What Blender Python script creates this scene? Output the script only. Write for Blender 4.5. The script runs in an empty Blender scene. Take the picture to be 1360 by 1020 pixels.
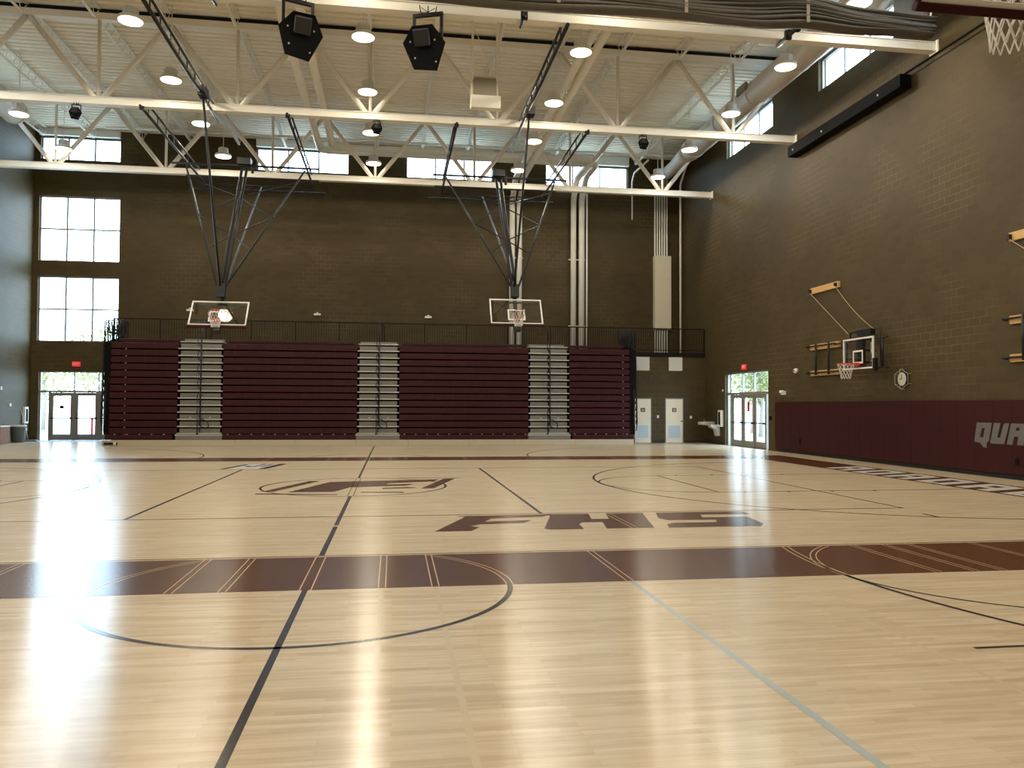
import bpy, bmesh, math, random
from mathutils import Vector, Matrix
random.seed(7)
PI = math.pi
scn = bpy.context.scene
col = scn.collection

# ------------------------------------------------------------------ camera
CAM_F, YAW, PITCH, ROLL, CAM_H = 1066.186, 0.146293, 0.0275472, 0.0044899, 1.63503
cy_, sy_, cp_, sp_ = math.cos(YAW), math.sin(YAW), math.cos(PITCH), math.sin(PITCH)
fwd = Vector((sy_*cp_, cy_*cp_, sp_)); rt = Vector((cy_, -sy_, 0)); up = rt.cross(fwd)
r2 = rt*math.cos(ROLL) + up*math.sin(ROLL); u2 = up*math.cos(ROLL) - rt*math.sin(ROLL)
cd = bpy.data.cameras.new('camera'); cam = bpy.data.objects.new('camera', cd); col.objects.link(cam)
cd.sensor_width = 36; cd.lens = CAM_F/1360*36; cd.clip_start = 0.05; cd.clip_end = 500
m = Matrix((r2, u2, -fwd)).transposed().to_4x4(); m.translation = (0, 0, CAM_H); cam.matrix_world = m
scn.camera = cam

# ------------------------------------------------------------------ light levels
SKY = 15.0          # daylight radiance
LAMP = 7.0          # radiance of a lamp lens
LAMP_W = 570.0       # watts of each high-bay lamp
scn.view_settings.view_transform = 'Standard'; scn.view_settings.look = 'None'
scn.view_settings.exposure = 0.0; scn.view_settings.gamma = 1.0
w = bpy.data.worlds.new('sky'); scn.world = w; w.use_nodes = True
bg = w.node_tree.nodes['Background']; bg.inputs[0].default_value = (0.56, 0.80, 1.0, 1); bg.inputs[1].default_value = SKY

# ------------------------------------------------------------------ materials
def mat(name, c, rough=.6, metal=0, spec=.5, coat=0):
    m = bpy.data.materials.new(name); m.use_nodes = True
    b = m.node_tree.nodes['Principled BSDF']
    b.inputs['Base Color'].default_value = (*c, 1); b.inputs['Roughness'].default_value = rough
    b.inputs['Metallic'].default_value = metal; b.inputs['Specular IOR Level'].default_value = spec
    if coat: b.inputs['Coat Weight'].default_value = coat; b.inputs['Coat Roughness'].default_value = .1
    return m
def nodes(m): return m.node_tree.nodes, m.node_tree.links, m.node_tree.nodes['Principled BSDF']
def mixc(N, L, f, a, b, mode='MIX'):
    n = N.new('ShaderNodeMix'); n.data_type = 'RGBA'; n.blend_type = mode
    for s, v in ((0, f), (6, a), (7, b)):
        if isinstance(v, (int, float)): n.inputs[s].default_value = v
        elif isinstance(v, tuple): n.inputs[s].default_value = (*v, 1)
        else: L.new(v, n.inputs[s])
    return n.outputs[2]
def noisy(name, c, var=.15, scale=4, **k):
    """plain painted surface with faint unevenness"""
    m = mat(name, c, **k); N, L, b = nodes(m)
    t = N.new('ShaderNodeTexCoord'); n = N.new('ShaderNodeTexNoise'); n.inputs['Scale'].default_value = scale
    L.new(t.outputs['Object'], n.inputs['Vector'])
    o = mixc(N, L, n.outputs['Fac'], tuple(x*(1-var) for x in c), tuple(min(1, x*(1+var)) for x in c))
    L.new(o, b.inputs['Base Color']); return m
def ramp(N, L, src, a, b_):
    r = N.new('ShaderNodeMapRange'); r.inputs[1].default_value = a; r.inputs[2].default_value = b_
    L.new(src, r.inputs[0]); return r.outputs[0]

def block_mat(name, axis):
    """ground-face concrete block, running bond; axis = horizontal axis of the wall"""
    m = mat(name, (.1, .08, .04), rough=.6, spec=.2); N, L, b = nodes(m)
    t = N.new('ShaderNodeTexCoord'); s = N.new('ShaderNodeSeparateXYZ'); c = N.new('ShaderNodeCombineXYZ')
    L.new(t.outputs['Object'], s.inputs[0]); L.new(s.outputs[axis], c.inputs[0]); L.new(s.outputs[2], c.inputs[1])
    br = N.new('ShaderNodeTexBrick'); L.new(c.outputs[0], br.inputs['Vector'])
    br.inputs['Scale'].default_value = 1; br.inputs['Brick Width'].default_value = .4064; br.inputs['Row Height'].default_value = .2032
    br.inputs['Mortar Size'].default_value = .007; br.inputs['Mortar Smooth'].default_value = .3; br.inputs['Bias'].default_value = -.1
    br.inputs['Color1'].default_value = (.072, .050, .020, 1); br.inputs['Color2'].default_value = (.060, .042, .016, 1)
    br.inputs['Mortar'].default_value = (.065, .045, .018, 1)
    n = N.new('ShaderNodeTexNoise'); n.inputs['Scale'].default_value = .45; n.inputs['Detail'].default_value = 3
    L.new(c.outputs[0], n.inputs['Vector'])
    n2 = N.new('ShaderNodeTexNoise'); n2.inputs['Scale'].default_value = 30; n2.inputs['Detail'].default_value = 4
    L.new(c.outputs[0], n2.inputs['Vector'])
    # pale mortar shows only in places
    k = ramp(N, L, n.outputs['Fac'], .48, .64)
    mm = N.new('ShaderNodeMath'); mm.operation = 'MULTIPLY'; L.new(k, mm.inputs[0]); L.new(br.outputs['Fac'], mm.inputs[1])
    o = mixc(N, L, mm.outputs[0], br.outputs['Color'], (.14, .112, .062))
    o2 = mixc(N, L, n2.outputs['Fac'], (.75, .75, .75), (1.25, 1.25, 1.25)); o = mixc(N, L, 1.0, o, o2, 'MULTIPLY')
    o3 = mixc(N, L, n.outputs['Fac'], (.86, .86, .88), (1.14, 1.14, 1.1)); o = mixc(N, L, 1.0, o, o3, 'MULTIPLY')
    L.new(o, b.inputs['Base Color'])
    bp = N.new('ShaderNodeBump'); bp.inputs['Strength'].default_value = .35; bp.inputs['Distance'].default_value = .01; bp.invert = True
    L.new(br.outputs['Fac'], bp.inputs['Height']); L.new(bp.outputs[0], b.inputs['Normal'])
    return m

def finish(m):
    N, L, b = nodes(m); b.inputs['Anisotropic'].default_value = .80
    c = N.new('ShaderNodeCombineXYZ'); c.inputs[1].default_value = 1.0; L.new(c.outputs[0], b.inputs['Tangent'])
def maple_mat():
    m = mat('maple_floor', (.6, .45, .28), rough=.23, spec=.36); N, L, b = nodes(m)
    t = N.new('ShaderNodeTexCoord')
    br = N.new('ShaderNodeTexBrick'); L.new(t.outputs['Object'], br.inputs['Vector'])
    br.offset = .37; br.inputs['Scale'].default_value = 1; br.inputs['Brick Width'].default_value = .95; br.inputs['Row Height'].default_value = .0572
    br.inputs['Mortar Size'].default_value = .0008; br.inputs['Bias'].default_value = -.2
    br.inputs['Color1'].default_value = (.60, .50, .36, 1); br.inputs['Color2'].default_value = (.51, .415, .29, 1); br.inputs['Mortar'].default_value = (.46, .33, .19, 1)
    br2 = N.new('ShaderNodeTexBrick'); L.new(t.outputs['Object'], br2.inputs['Vector'])
    br2.offset = .61; br2.inputs['Scale'].default_value = 1; br2.inputs['Brick Width'].default_value = .61; br2.inputs['Row Height'].default_value = .0572
    br2.inputs['Mortar Size'].default_value = 0; br2.inputs['Bias'].default_value = -.55
    br2.inputs['Color1'].default_value = (1, 1, 1, 1); br2.inputs['Color2'].default_value = (.80, .75, .67, 1)
    o = mixc(N, L, .8, br.outputs['Color'], br2.outputs['Color'], 'MULTIPLY')
    mp = N.new('ShaderNodeMapping'); mp.inputs['Scale'].default_value = (1.2, 14, 1); L.new(t.outputs['Object'], mp.inputs[0])
    n = N.new('ShaderNodeTexNoise'); n.inputs['Scale'].default_value = 1.6; n.inputs['Detail'].default_value = 5; L.new(mp.outputs[0], n.inputs['Vector'])
    g = mixc(N, L, ramp(N, L, n.outputs['Fac'], .3, .75), (1.06, 1.05, 1.02), (.86, .83, .78)); o = mixc(N, L, 1.0, o, g, 'MULTIPLY')
    L.new(o, b.inputs['Base Color'])
    finish(m)
    # long-wave waviness of the sanded boards
    w1 = N.new('ShaderNodeTexNoise'); w1.inputs['Scale'].default_value = 6; mp2 = N.new('ShaderNodeMapping'); mp2.inputs['Scale'].default_value = (.12, 2.5, 1)
    L.new(t.outputs['Object'], mp2.inputs[0]); L.new(mp2.outputs[0], w1.inputs['Vector'])
    bp = N.new('ShaderNodeBump'); bp.inputs['Strength'].default_value = .25; bp.inputs['Distance'].default_value = .0022
    L.new(w1.outputs['Fac'], bp.inputs['Height']); L.new(bp.outputs[0], b.inputs['Normal'])
    return m
def glass_mat(name, refl=.07, tint=(1, 1, 1)):
    m = bpy.data.materials.new(name); m.use_nodes = True; N, L = m.node_tree.nodes, m.node_tree.links
    N.clear(); o = N.new('ShaderNodeOutputMaterial'); x = N.new('ShaderNodeMixShader'); t = N.new('ShaderNodeBsdfTransparent'); g = N.new('ShaderNodeBsdfGlossy')
    t.inputs[0].default_value = (*tint, 1); g.inputs['Roughness'].default_value = .01; x.inputs[0].default_value = refl
    L.new(t.outputs[0], x.inputs[1]); L.new(g.outputs[0], x.inputs[2]); L.new(x.outputs[0], o.inputs[0]); return m
def emis(name, c, s):
    m = mat(name, c); b = m.node_tree.nodes['Principled BSDF']
    b.inputs['Emission Color'].default_value = (*c, 1); b.inputs['Emission Strength'].default_value = s; return m

M = dict(
    blockX=block_mat('concrete_block_x', 0), blockY=block_mat('concrete_block_y', 1),
    maple=maple_mat(), maroon=noisy('maroon_floor_paint', (.090, .034, .012), .12, 3, rough=.23, spec=.36),
    black_paint=mat('black_floor_paint', (.022, .016, .018), rough=.2), pale_line=mat('bare_maple_line', (.55, .42, .27), rough=.2),
    grey_blue=mat('grey_blue_floor_paint', (.36, .41, .40), rough=.2), faint=mat('faint_floor_paint', (.55, .45, .30), rough=.2),
    white_paint=mat('white_floor_paint', (.62, .60, .55), rough=.2), mat_grey=noisy('grey_rubber', (.16, .18, .20), .1, 20, rough=.7),
    steel=noisy('cream_painted_steel', (.85, .82, .73), .04, 2, rough=.5), deck=noisy('cream_painted_deck', (.90, .85, .71), .03, 1, rough=.6),
    black=mat('black_steel', (.010, .010, .012), rough=.45, spec=.35), matte_black=noisy('matte_black', (.004, .004, .0045), .2, 8, rough=.75, spec=.1),
    dark=mat('dark_rail', (.008, .006, .005), rough=.7, spec=.2), chrome=mat('bright_steel', (.55, .56, .6), rough=.25, metal=1),
    maroon_seat=noisy('maroon_plastic', (.040, .006, .008), .10, 5, rough=.55, spec=.22), seam=mat('seat_shadow_gap', (.012, .004, .005), rough=.8),
    step=noisy('grey_step', (.19, .185, .17), .08, 6, rough=.6), nose=mat('step_nosing', (.48, .47, .43), rough=.5),
    tan=noisy('tan_base_panel', (.50, .44, .33), .06, 3, rough=.35), pad=noisy('maroon_vinyl', (.036, .005, .005), .08, 3, rough=.6, spec=.18),
    white=noisy('white_paint', (.75, .74, .70), .03, 5, rough=.45), offwhite=noisy('cream_paint', (.66, .61, .47), .04, 4, rough=.5),
    net=mat('white_cord', (.72, .70, .66), rough=.8), orange=mat('orange_rim', (.65, .055, .02), rough=.35), pink=mat('red_rim', (.42, .05, .04), rough=.4),
    birch=noisy('birch_veneer', (.80, .70, .52), .07, 3, rough=.4), brace=mat('dull_steel', (.10, .11, .14), rough=.35, metal=.6), pine=noisy('pine_board', (.55, .33, .12), .12, 6, rough=.55),
    louver=mat('pale_blue_louver', (.50, .55, .60), rough=.5), glass=glass_mat('window_glass', .05), bglass=glass_mat('backboard_glass', .15, (.93, .95, .93)),
    bronze=mat('grey_bronze', (.20, .19, .18), rough=.45), alum=mat('grey_aluminium', (.22, .20, .17), rough=.4),
    lens=emis('lamp_lens', (1.0, .90, .70), LAMP), exit=emis('exit_red', (.8, .03, .04), .55), redp=mat('red_plastic', (.5, .02, .02), rough=.4),
    curtain=noisy('grey_vinyl', (.088, .078, .062), .12, 1.5, rough=.55), silver=mat('silver_letter', (.115, .108, .098), rough=.6),
    wood_brown=noisy('brown_wood', (.20, .08, .025), .25, 4, rough=.6, spec=.2), binp=mat('grey_plastic_bin', (.075, .09, .10), rough=.5),
    green=noisy('leaves', (.19, .19, .07), .4, 9, rough=.8), bark=noisy('bark', (.2, .17, .14), .3, 9, rough=.9),
    concrete=noisy('outdoor_concrete', (.5, .49, .46), .08, .6, rough=.9), dial=mat('clock_dial', (.62, .60, .52), rough=.5),
    rope=mat('tan_cord', (.35, .27, .16), rough=.8), duct=noisy('painted_duct', (.62, .53, .41), .04, 1, rough=.5), blackbase=mat('black_rubber_base', (.01, .01, .01), rough=.6),
    grille=noisy('tan_grille', (.26, .22, .16), .1, 30, rough=.7),
)
for k_ in ('maroon', 'black_paint', 'pale_line', 'grey_blue', 'faint', 'white_paint'): M[k_].node_tree.nodes['Principled BSDF'].inputs['Roughness'].default_value = .23; finish(M[k_])
# see-through netting of the divider curtain
nm = bpy.data.materials.new('divider_netting'); nm.use_nodes = True; N_, L_ = nm.node_tree.nodes, nm.node_tree.links; b_ = N_['Principled BSDF']
b_.inputs['Base Color'].default_value = (.34, .33, .29, 1); b_.inputs['Roughness'].default_value = .9; b_.inputs['Alpha'].default_value = .42; M['netting'] = nm

# ------------------------------------------------------------------ mesh helpers
class B:
    def __init__(s, off=(0, 0, 0), mtx=None): s.bm = bmesh.new(); s.off = Vector(off); s.mtx = mtx; s.mats = []; s.cur = 0
    def use(s, m):
        if m not in s.mats: s.mats.append(m)
        s.cur = s.mats.index(m); return s
    def v(s, p):
        p = Vector(p)
        if s.mtx is not None: p = s.mtx @ p
        return s.bm.verts.new(p - s.off)
    def face(s, pts):
        f = s.bm.faces.new([s.v(p) for p in pts]); f.material_index = s.cur; return f
    def box(s, a, b, rot=None):
        x0, y0, z0 = a; x1, y1, z1 = b
        P = [(x0, y0, z0), (x1, y0, z0), (x1, y1, z0), (x0, y1, z0), (x0, y0, z1), (x1, y0, z1), (x1, y1, z1), (x0, y1, z1)]
        if rot is not None:
            c = Vector(((x0+x1)/2, (y0+y1)/2, (z0+z1)/2)); P = [c + rot @ (Vector(p)-c) for p in P]
        V = [s.v(p) for p in P]
        for q in ((3, 2, 1, 0), (4, 5, 6, 7), (0, 1, 5, 4), (1, 2, 6, 5), (2, 3, 7, 6), (3, 0, 4, 7)):
            f = s.bm.faces.new([V[i] for i in q]); f.material_index = s.cur
        return s
    def bar(s, p0, p1, w, h=None, upv=(0, 0, 1)):
        """rectangular bar from p0 to p1"""
        h = h or w; p0, p1 = Vector(p0), Vector(p1); d = (p1-p0).normalized(); u = Vector(upv)
        if abs(d.dot(u)) > .98: u = Vector((0, 1, 0))
        r = d.cross(u).normalized(); u = r.cross(d)
        ring = [r*a*w/2 + u*b*h/2 for a, b in ((-1, -1), (1, -1), (1, 1), (-1, 1))]
        A = [s.v(p0+q) for q in ring]; C = [s.v(p1+q) for q in ring]
        for i in range(4):
            j = (i+1) % 4; f = s.bm.faces.new((A[i], A[j], C[j], C[i])); f.material_index = s.cur
        for f in (s.bm.faces.new(A[::-1]), s.bm.faces.new(C)): f.material_index = s.cur
        return s
    def tube(s, pts, r, n=8, closed=False):
        pts = [Vector(p) for p in pts]; rings = []; L = len(pts); prev = None
        for i, p in enumerate(pts):
            if closed: d = (pts[(i+1) % L]-pts[i-1])
            else: d = pts[min(i+1, L-1)]-pts[max(i-1, 0)]
            d.normalize(); u = prev if prev is not None else (Vector((0, 0, 1)) if abs(d.z) < .9 else Vector((1, 0, 0)))
            a = d.cross(u)
            if a.length < 1e-4: a = d.cross(Vector((.3, 1, .2)))
            a.normalize(); c = a.cross(d).normalized(); prev = c
            rr = r[i] if isinstance(r, (list, tuple)) else r
            rings.append([s.v(p + a*rr*math.cos(2*PI*k/n) + c*rr*math.sin(2*PI*k/n)) for k in range(n)])
        for i in range(L if closed else L-1):
            A, C = rings[i], rings[(i+1) % L]
            for k in range(n):
                f = s.bm.faces.new((A[k], A[(k+1) % n], C[(k+1) % n], C[k])); f.material_index = s.cur; f.smooth = n > 5
        if not closed:
            for f in (s.bm.faces.new(rings[0][::-1]), s.bm.faces.new(rings[-1])): f.material_index = s.cur
        return s
    def lathe(s, c, prof, n=24, axis='z'):
        """profile (r, h) around an axis through c"""
        c = Vector(c); R = []
        def pt(r, h, a):
            x, y = r*math.cos(a), r*math.sin(a)
            return c + (Vector((x, y, h)) if axis == 'z' else Vector((h, x, y)) if axis == 'x' else Vector((x, h, y)))
        for r, h in prof: R.append([s.v(pt(max(r, 1e-4), h, 2*PI*k/n)) for k in range(n)])
        for A, C in zip(R, R[1:]):
            for k in range(n):
                f = s.bm.faces.new((A[k], A[(k+1) % n], C[(k+1) % n], C[k])); f.material_index = s.cur; f.smooth = True
        for f in (s.bm.faces.new(R[0][::-1]), s.bm.faces.new(R[-1])): f.material_index = s.cur
        return s
    def prism(s, poly, z0, z1, plane='xy'):
        """extruded outline; plane gives the two axes of the outline"""
        def P(a, b, c): return {'xy': (a, b, c), 'xz': (a, c, b), 'yz': (c, a, b)}[plane]
        A = [s.v(P(a, b, z0)) for a, b in poly]; C = [s.v(P(a, b, z1)) for a, b in poly]; n = len(poly)
        for i in range(n):
            j = (i+1) % n; f = s.bm.faces.new((A[i], A[j], C[j], C[i])); f.material_index = s.cur
        for f in (s.bm.faces.new(A[::-1]), s.bm.faces.new(C)): f.material_index = s.cur
        return s
    def build(s, name, m=None, parent=None, loc=None, bevel=0, fix=True):
        if fix and len(s.bm.faces): bmesh.ops.recalc_face_normals(s.bm, faces=s.bm.faces)
        me = bpy.data.meshes.new(name); s.bm.to_mesh(me); s.bm.free()
        for k in (s.mats or [m]): me.materials.append(M[k] if isinstance(k, str) else k)
        o = bpy.data.objects.new(name, me); col.objects.link(o)
        if loc is not None: o.location = loc
        elif not parent: o.location = s.off
        if parent: o.parent = parent
        if bevel:
            b = o.modifiers.new('bevel', 'BEVEL'); b.width = bevel; b.segments = 2; b.limit_method = 'ANGLE'
        return o
def tag(o, label=None, cat=None, group=None, kind=None):
    if label: o['label'] = label
    if cat: o['category'] = cat
    if group: o['group'] = group
    if kind: o['kind'] = kind
    return o
def empty(name, loc, label=None, cat=None, group=None, kind=None):
    o = bpy.data.objects.new(name, None); o.location = loc; o.empty_display_size = .2; col.objects.link(o)
    return tag(o, label, cat, group, kind)
def kids(o): return [c for c in bpy.data.objects if c.parent == o]
def copy_tree(o, parent=None, _k=None):
    c = o.copy(); col.objects.link(c); c.parent = parent
    for ch in kids(o): copy_tree(ch, c)
    return c
def text_mesh(s, size, mname, name, parent, mtx, extrude=.004):
    cu = bpy.data.curves.new('lettering', 'FONT'); cu.body = s; cu.size = size; cu.extrude = extrude; cu.align_x = 'CENTER'; cu.align_y = 'CENTER'
    t = bpy.data.objects.new('lettering', cu); col.objects.link(t); bpy.context.view_layer.update()
    me = bpy.data.meshes.new_from_object(t.evaluated_get(bpy.context.evaluated_depsgraph_get()))
    bpy.data.objects.remove(t); bpy.data.curves.remove(cu); me.materials.clear(); me.materials.append(M[mname])
    o = bpy.data.objects.new(name, me); col.objects.link(o); o.parent = parent; o.matrix_local = mtx; return o

# ------------------------------------------------------------------ room dimensions
XL, XR, YN, YF, ZC = -16.15, 14.15, -5.6, 38.8, 14.15
MZ_Y, MZ_Z, MZ_X0 = 35.2, 4.1, -11.5      # mezzanine front, top, left end
CX, CY = -.76, 16.58                      # centre of the main court
TR_Y = (11.5, 19.2, 26.7, 34.3)           # roof trusses
TZ = 11.18                                # bottom chord

# ------------------------------------------------------------------ floor with its painted lines
def floor():
    b = B(); b.use('maple'); b.face([(XL-.3, YN-.3, 0), (XR+.3, YN-.3, 0), (XR+.3, YF+.3, 0), (XL-.3, YF+.3, 0)])
    def quad(x0, y0, x1, y1, z, m): b.use(m).face([(x0, y0, z), (x1, y0, z), (x1, y1, z), (x0, y1, z)])
    def poly(pts, z, m): b.use(m).face([(x, y, z) for x, y in pts])
    def arc(cx, cy, r, a0, a1, z, m, wd=.05, n=48):
        b.use(m); a0, a1 = math.radians(a0), math.radians(a1); P = []
        for i in range(n+1):
            a = a0 + (a1-a0)*i/n; P.append((b.v((cx+(r-wd/2)*math.cos(a), cy+(r-wd/2)*math.sin(a), z)), b.v((cx+(r+wd/2)*math.cos(a), cy+(r+wd/2)*math.sin(a), z))))
        for p, q in zip(P, P[1:]):
            f = b.bm.faces.new((p[0], p[1], q[1], q[0])); f.material_index = b.cur
    def vl(x, y0, y1, m='black_paint', wd=.05, z=.0016): quad(x-wd/2, y0, x+wd/2, y1, z, m)
    def hl(y, x0, x1, m='black_paint', wd=.05, z=.0016): quad(x0, y-wd/2, x1, y+wd/2, z, m)
    z1, z2, z3 = .0010, .0016, .0022
    # border of the main court
    EX0, EX1 = -13.05, 11.5
    quad(EX0-1.5, 7.33, EX1+1.5, 8.90, z1, 'maroon'); quad(EX0-1.5, 24.22, EX1+1.5, 25.80, z1, 'maroon')
    quad(EX1, 8.90, EX1+1.45, 24.22, z1, 'maroon'); quad(EX0-1.45, 8.90, EX0, 24.22, z1, 'maroon')
    hl(8.965, EX0-1.5, EX1+1.5, 'maroon', .035, z1)
    quad(XL, 37.2, MZ_X0, YF+.3, z2, 'mat_grey')
    # centre line and circles
    vl(CX, YN+2, 7.33); vl(CX, 8.99, 14.75, wd=.06); vl(CX, 18.41, 33.2)
    for d in (-.05, .05): vl(CX+d, 7.33, 8.93, 'pale_line', .012, z3); vl(CX+d, 14.75, 18.41, 'black_paint', .012, z3); vl(CX+d, 24.22, 25.8, 'pale_line', .012, z3)
    arc(CX, CY, 1.83, 0, 360, z2, 'black_paint', .05, 72); quad(CX-.3, 11.1, CX+.1, 11.2, z3, 'pale_line')
    for yc in (7.45, 25.7):
        inside = -1 if yc < 10 else 1
        k = math.degrees(math.asin(.12/1.83)); base = 180+k if inside < 0 else 0-k
        if yc < 10: arc(CX, yc, 1.83, 180+k-1, 360-k+1, z2, 'black_paint', .05, 60)
        else: arc(CX, yc, 1.83, 4, 176, z2, 'black_paint', .04, 60)
        for rr in (1.80, 1.86):
            if yc < 10: arc(CX, yc, rr, -3, 52, z3, 'pale_line', .012); arc(CX, yc, rr, 128, 183, z3, 'pale_line', .012)
    # volleyball court
    for y in (CY-4.5, CY+4.5): hl(y, CX-9, CX+9, 'black_paint', .04)
    for x in (CX-3, CX+3): vl(x, CY-4.5, CY+4.5, 'black_paint', .055)
    for x in (CX-9, CX+9): vl(x, CY-4.5, CY+4.5, 'black_paint', .04)
    # pale-blue and faint lines that run across the near practice court
    vl(2.22, YN+2, 7.33, 'grey_blue', .05); vl(-3.74, YN+2, 7.33, 'faint', .05); vl(.39, YN+2, 7.33, 'faint', .04, z1); vl(-.09, 5, 7.33, 'faint', .04, z1); vl(3.6, YN+2, 6.2, 'faint', .04, z1)
    for x in (-3.74, -1.92, -1.47, -.09, .39, 2.21, 5.40, 5.81, 6.12, 6.95):
        for d in (-.032, .032): vl(x+d, 7.34, 8.92, 'pale_line', .011, z3); vl(x+d, 24.22, 25.8, 'pale_line', .011, z3)
    # main court three-point arcs, keys
    for s_, ex in ((1, EX1), (-1, EX0)):
        bx = ex-s_*1.1
        def ar(r, a, m='black_paint', wd=.05, bx=bx, s_=s_):
            a0 = (180-a, 180+a) if s_ > 0 else (-a, a); arc(bx, CY, r, a0[0], a0[1], z2, m, wd)
        ar(6.02, 90); hl(CY-6.02, min(bx, ex), max(bx, ex)); hl(CY+6.02, min(bx, ex), max(bx, ex))
        fx = ex-s_*5.3
        vl(fx, CY-1.83, CY+1.83, wd=.04); hl(CY-1.83, min(fx, ex), max(fx, ex), wd=.04); hl(CY+1.83, min(fx, ex), max(fx, ex), wd=.04)
        a0 = (90, 270) if s_ > 0 else (-90, 90); arc(fx, CY, 1.83, a0[0], a0[1], z2, 'black_paint', .04)
        for i in range(4):
            xx = ex-s_*(2.1+i*.9)
            vl(xx, CY-1.98, CY-1.83, wd=.05); vl(xx, CY+1.83, CY+1.98, wd=.05)
        vl(ex-s_*3.4, CY-5.6, CY-5.2, wd=.05)
        # practice court arcs (near and far)
        for yc in (7.45, 25.7):
            cxp = 10.4 if s_ > 0 else -11.9; fxp = 6.2 if s_ > 0 else -7.7
            nr = 7.45; lo = math.degrees(math.asin(.12/6.02))
            if yc < 10:
                if s_ > 0: arc(cxp, yc, 6.02, 181.2, 270, z2, 'black_paint', .05); arc(fxp, yc, 1.83, 184, 270, z2, 'black_paint', .035)
                else: arc(cxp, yc, 6.02, 270, 358.8, z2, 'black_paint', .05)
                for rr in (5.985, 6.055):
                    a = (165.9, 181.2) if s_ > 0 else (-1.2, 14.1); arc(cxp, yc, rr, a[0], a[1], z3, 'pale_line', .012)
                for rr in (1.80, 1.86):
                    a = (128, 183) if s_ > 0 else (-3, 52); arc(fxp, yc, rr, a[0], a[1], z3, 'pale_line', .012)
                if s_ > 0: hl(5.0, 3.93, 9.8, 'black_paint', .035)
            else:
                a = (90, 179) if s_ > 0 else (1, 90); arc(cxp, yc, 6.02, a[0], a[1], z2, 'black_paint', .04)
    # PHS lettering, outlines in floor metres
    PH = [[(.54, 10.50), (1.05, 11.83), (.93, 11.93), (2.36, 11.98), (2.20, 11.74), (1.42, 11.62), (1.29, 11.34), (1.98, 11.40), (1.80, 11.13), (1.19, 11.08), (1.05, 10.92), (1.16, 10.82), (1.02, 10.50)],
          [(2.01, 10.60), (2.32, 11.80), (2.28, 11.98), (2.95, 11.98), (2.86, 11.42), (3.12, 11.42), (3.22, 11.98), (3.80, 11.98), (3.50, 10.50), (2.84, 10.50), (2.94, 11.10), (2.64, 11.10), (2.56, 10.92), (2.53, 10.50), (2.06, 10.50)],
          [(4.02, 11.98), (5.42, 11.98), (5.40, 11.66), (4.62, 11.68), (4.54, 11.40), (5.24, 11.40), (5.16, 10.70), (5.02, 10.48), (3.70, 10.48), (3.78, 10.78), (3.92, 10.92), (4.56, 10.92), (4.64, 11.14), (3.92, 11.18), (3.86, 11.40)]]
    for p in PH: poly(p, z2, 'maroon')
    for d in (-.04, .04): vl(2.24+1+d, 10.5, 11.98, 'pale_line', .012, z3)
    # centre-circle emblem
    for p in ([(-1.95, 15.55), (-1.32, 17.55), (1.02, 17.95), (.85, 17.45), (-.05, 17.15), (-.15, 16.9), (.45, 16.95), (.25, 16.6), (-.85, 16.35), (-1.10, 15.55)],
              [(-2.45, 15.7), (-2.22, 15.7), (-1.55, 17.8), (-1.78, 17.8)], [(.55, 16.0), (.80, 16.0), (1.38, 18.1), (1.13, 18.1)],
              [(.1, 18.28), (1.5, 18.20), (1.5, 18.25), (.1, 18.36)], [(-2.5, 15.25), (-1.0, 15.0), (-1.0, 15.1), (-2.5, 15.4)], [(-.6, 15.35), (.2, 15.25), (.2, 15.4), (-.6, 15.5)], [(-.2, 16.0), (.5, 16.1), (.3, 16.3), (-.2, 16.2)]):
        poly(p, z3, 'maroon')
    # small white panel by the far sideline
    poly([(-4.33, 21.35), (-3.25, 21.35), (-3.0, 23.0), (-3.95, 23.0)], z2, 'white_paint')
    for p in ([(-4.36, 21.3), (-4.22, 21.3), (-3.88, 22.9), (-4.02, 22.9)], [(-3.42, 21.3), (-3.22, 21.3), (-2.92, 23.05), (-3.12, 23.05)], [(-3.88, 22.0), (-3.74, 22.0), (-3.70, 22.3), (-3.86, 22.3)],
              [(-3.70, 22.0), (-3.62, 22.0), (-3.45, 23.0), (-3.53, 23.0)], [(-3.50, 22.0), (-3.42, 22.0), (-3.25, 23.0), (-3.33, 23.0)]): poly(p, z3, 'black_paint')
    # white lettering down the end border: slanted strokes, two legs to a letter
    legs = [20.40, 19.78, 19.14, 18.50, 17.88, 17.26, 16.62, 15.98, 15.32, 14.68, 14.03, 13.40, 12.76, 12.12]
    for i, y in enumerate(legs):
        s0, s1 = (11.62, 12.80)
        dy = .40
        poly([(s0, y), (s0, y-.34), (s1, y-.34+dy), (s1, y+dy)], z2, 'white_paint')
        if i % 2 == 0:
            poly([(12.56, y+.32), (12.56, y-.66+.30), (12.84, y-.66+.36), (12.84, y+.36)], z3, 'white_paint')
            if i % 4 == 0: poly([(12.05, y+.1), (12.05, y-.5), (12.25, y-.44), (12.25, y+.16)], z3, 'white_paint')
            else: poly([(11.60, y+.0), (11.60, y-.6), (11.82, y-.55), (11.82, y+.05)], z3, 'white_paint')
    o = b.build('floor', fix=False); tag(o, kind='structure')
floor()

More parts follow.
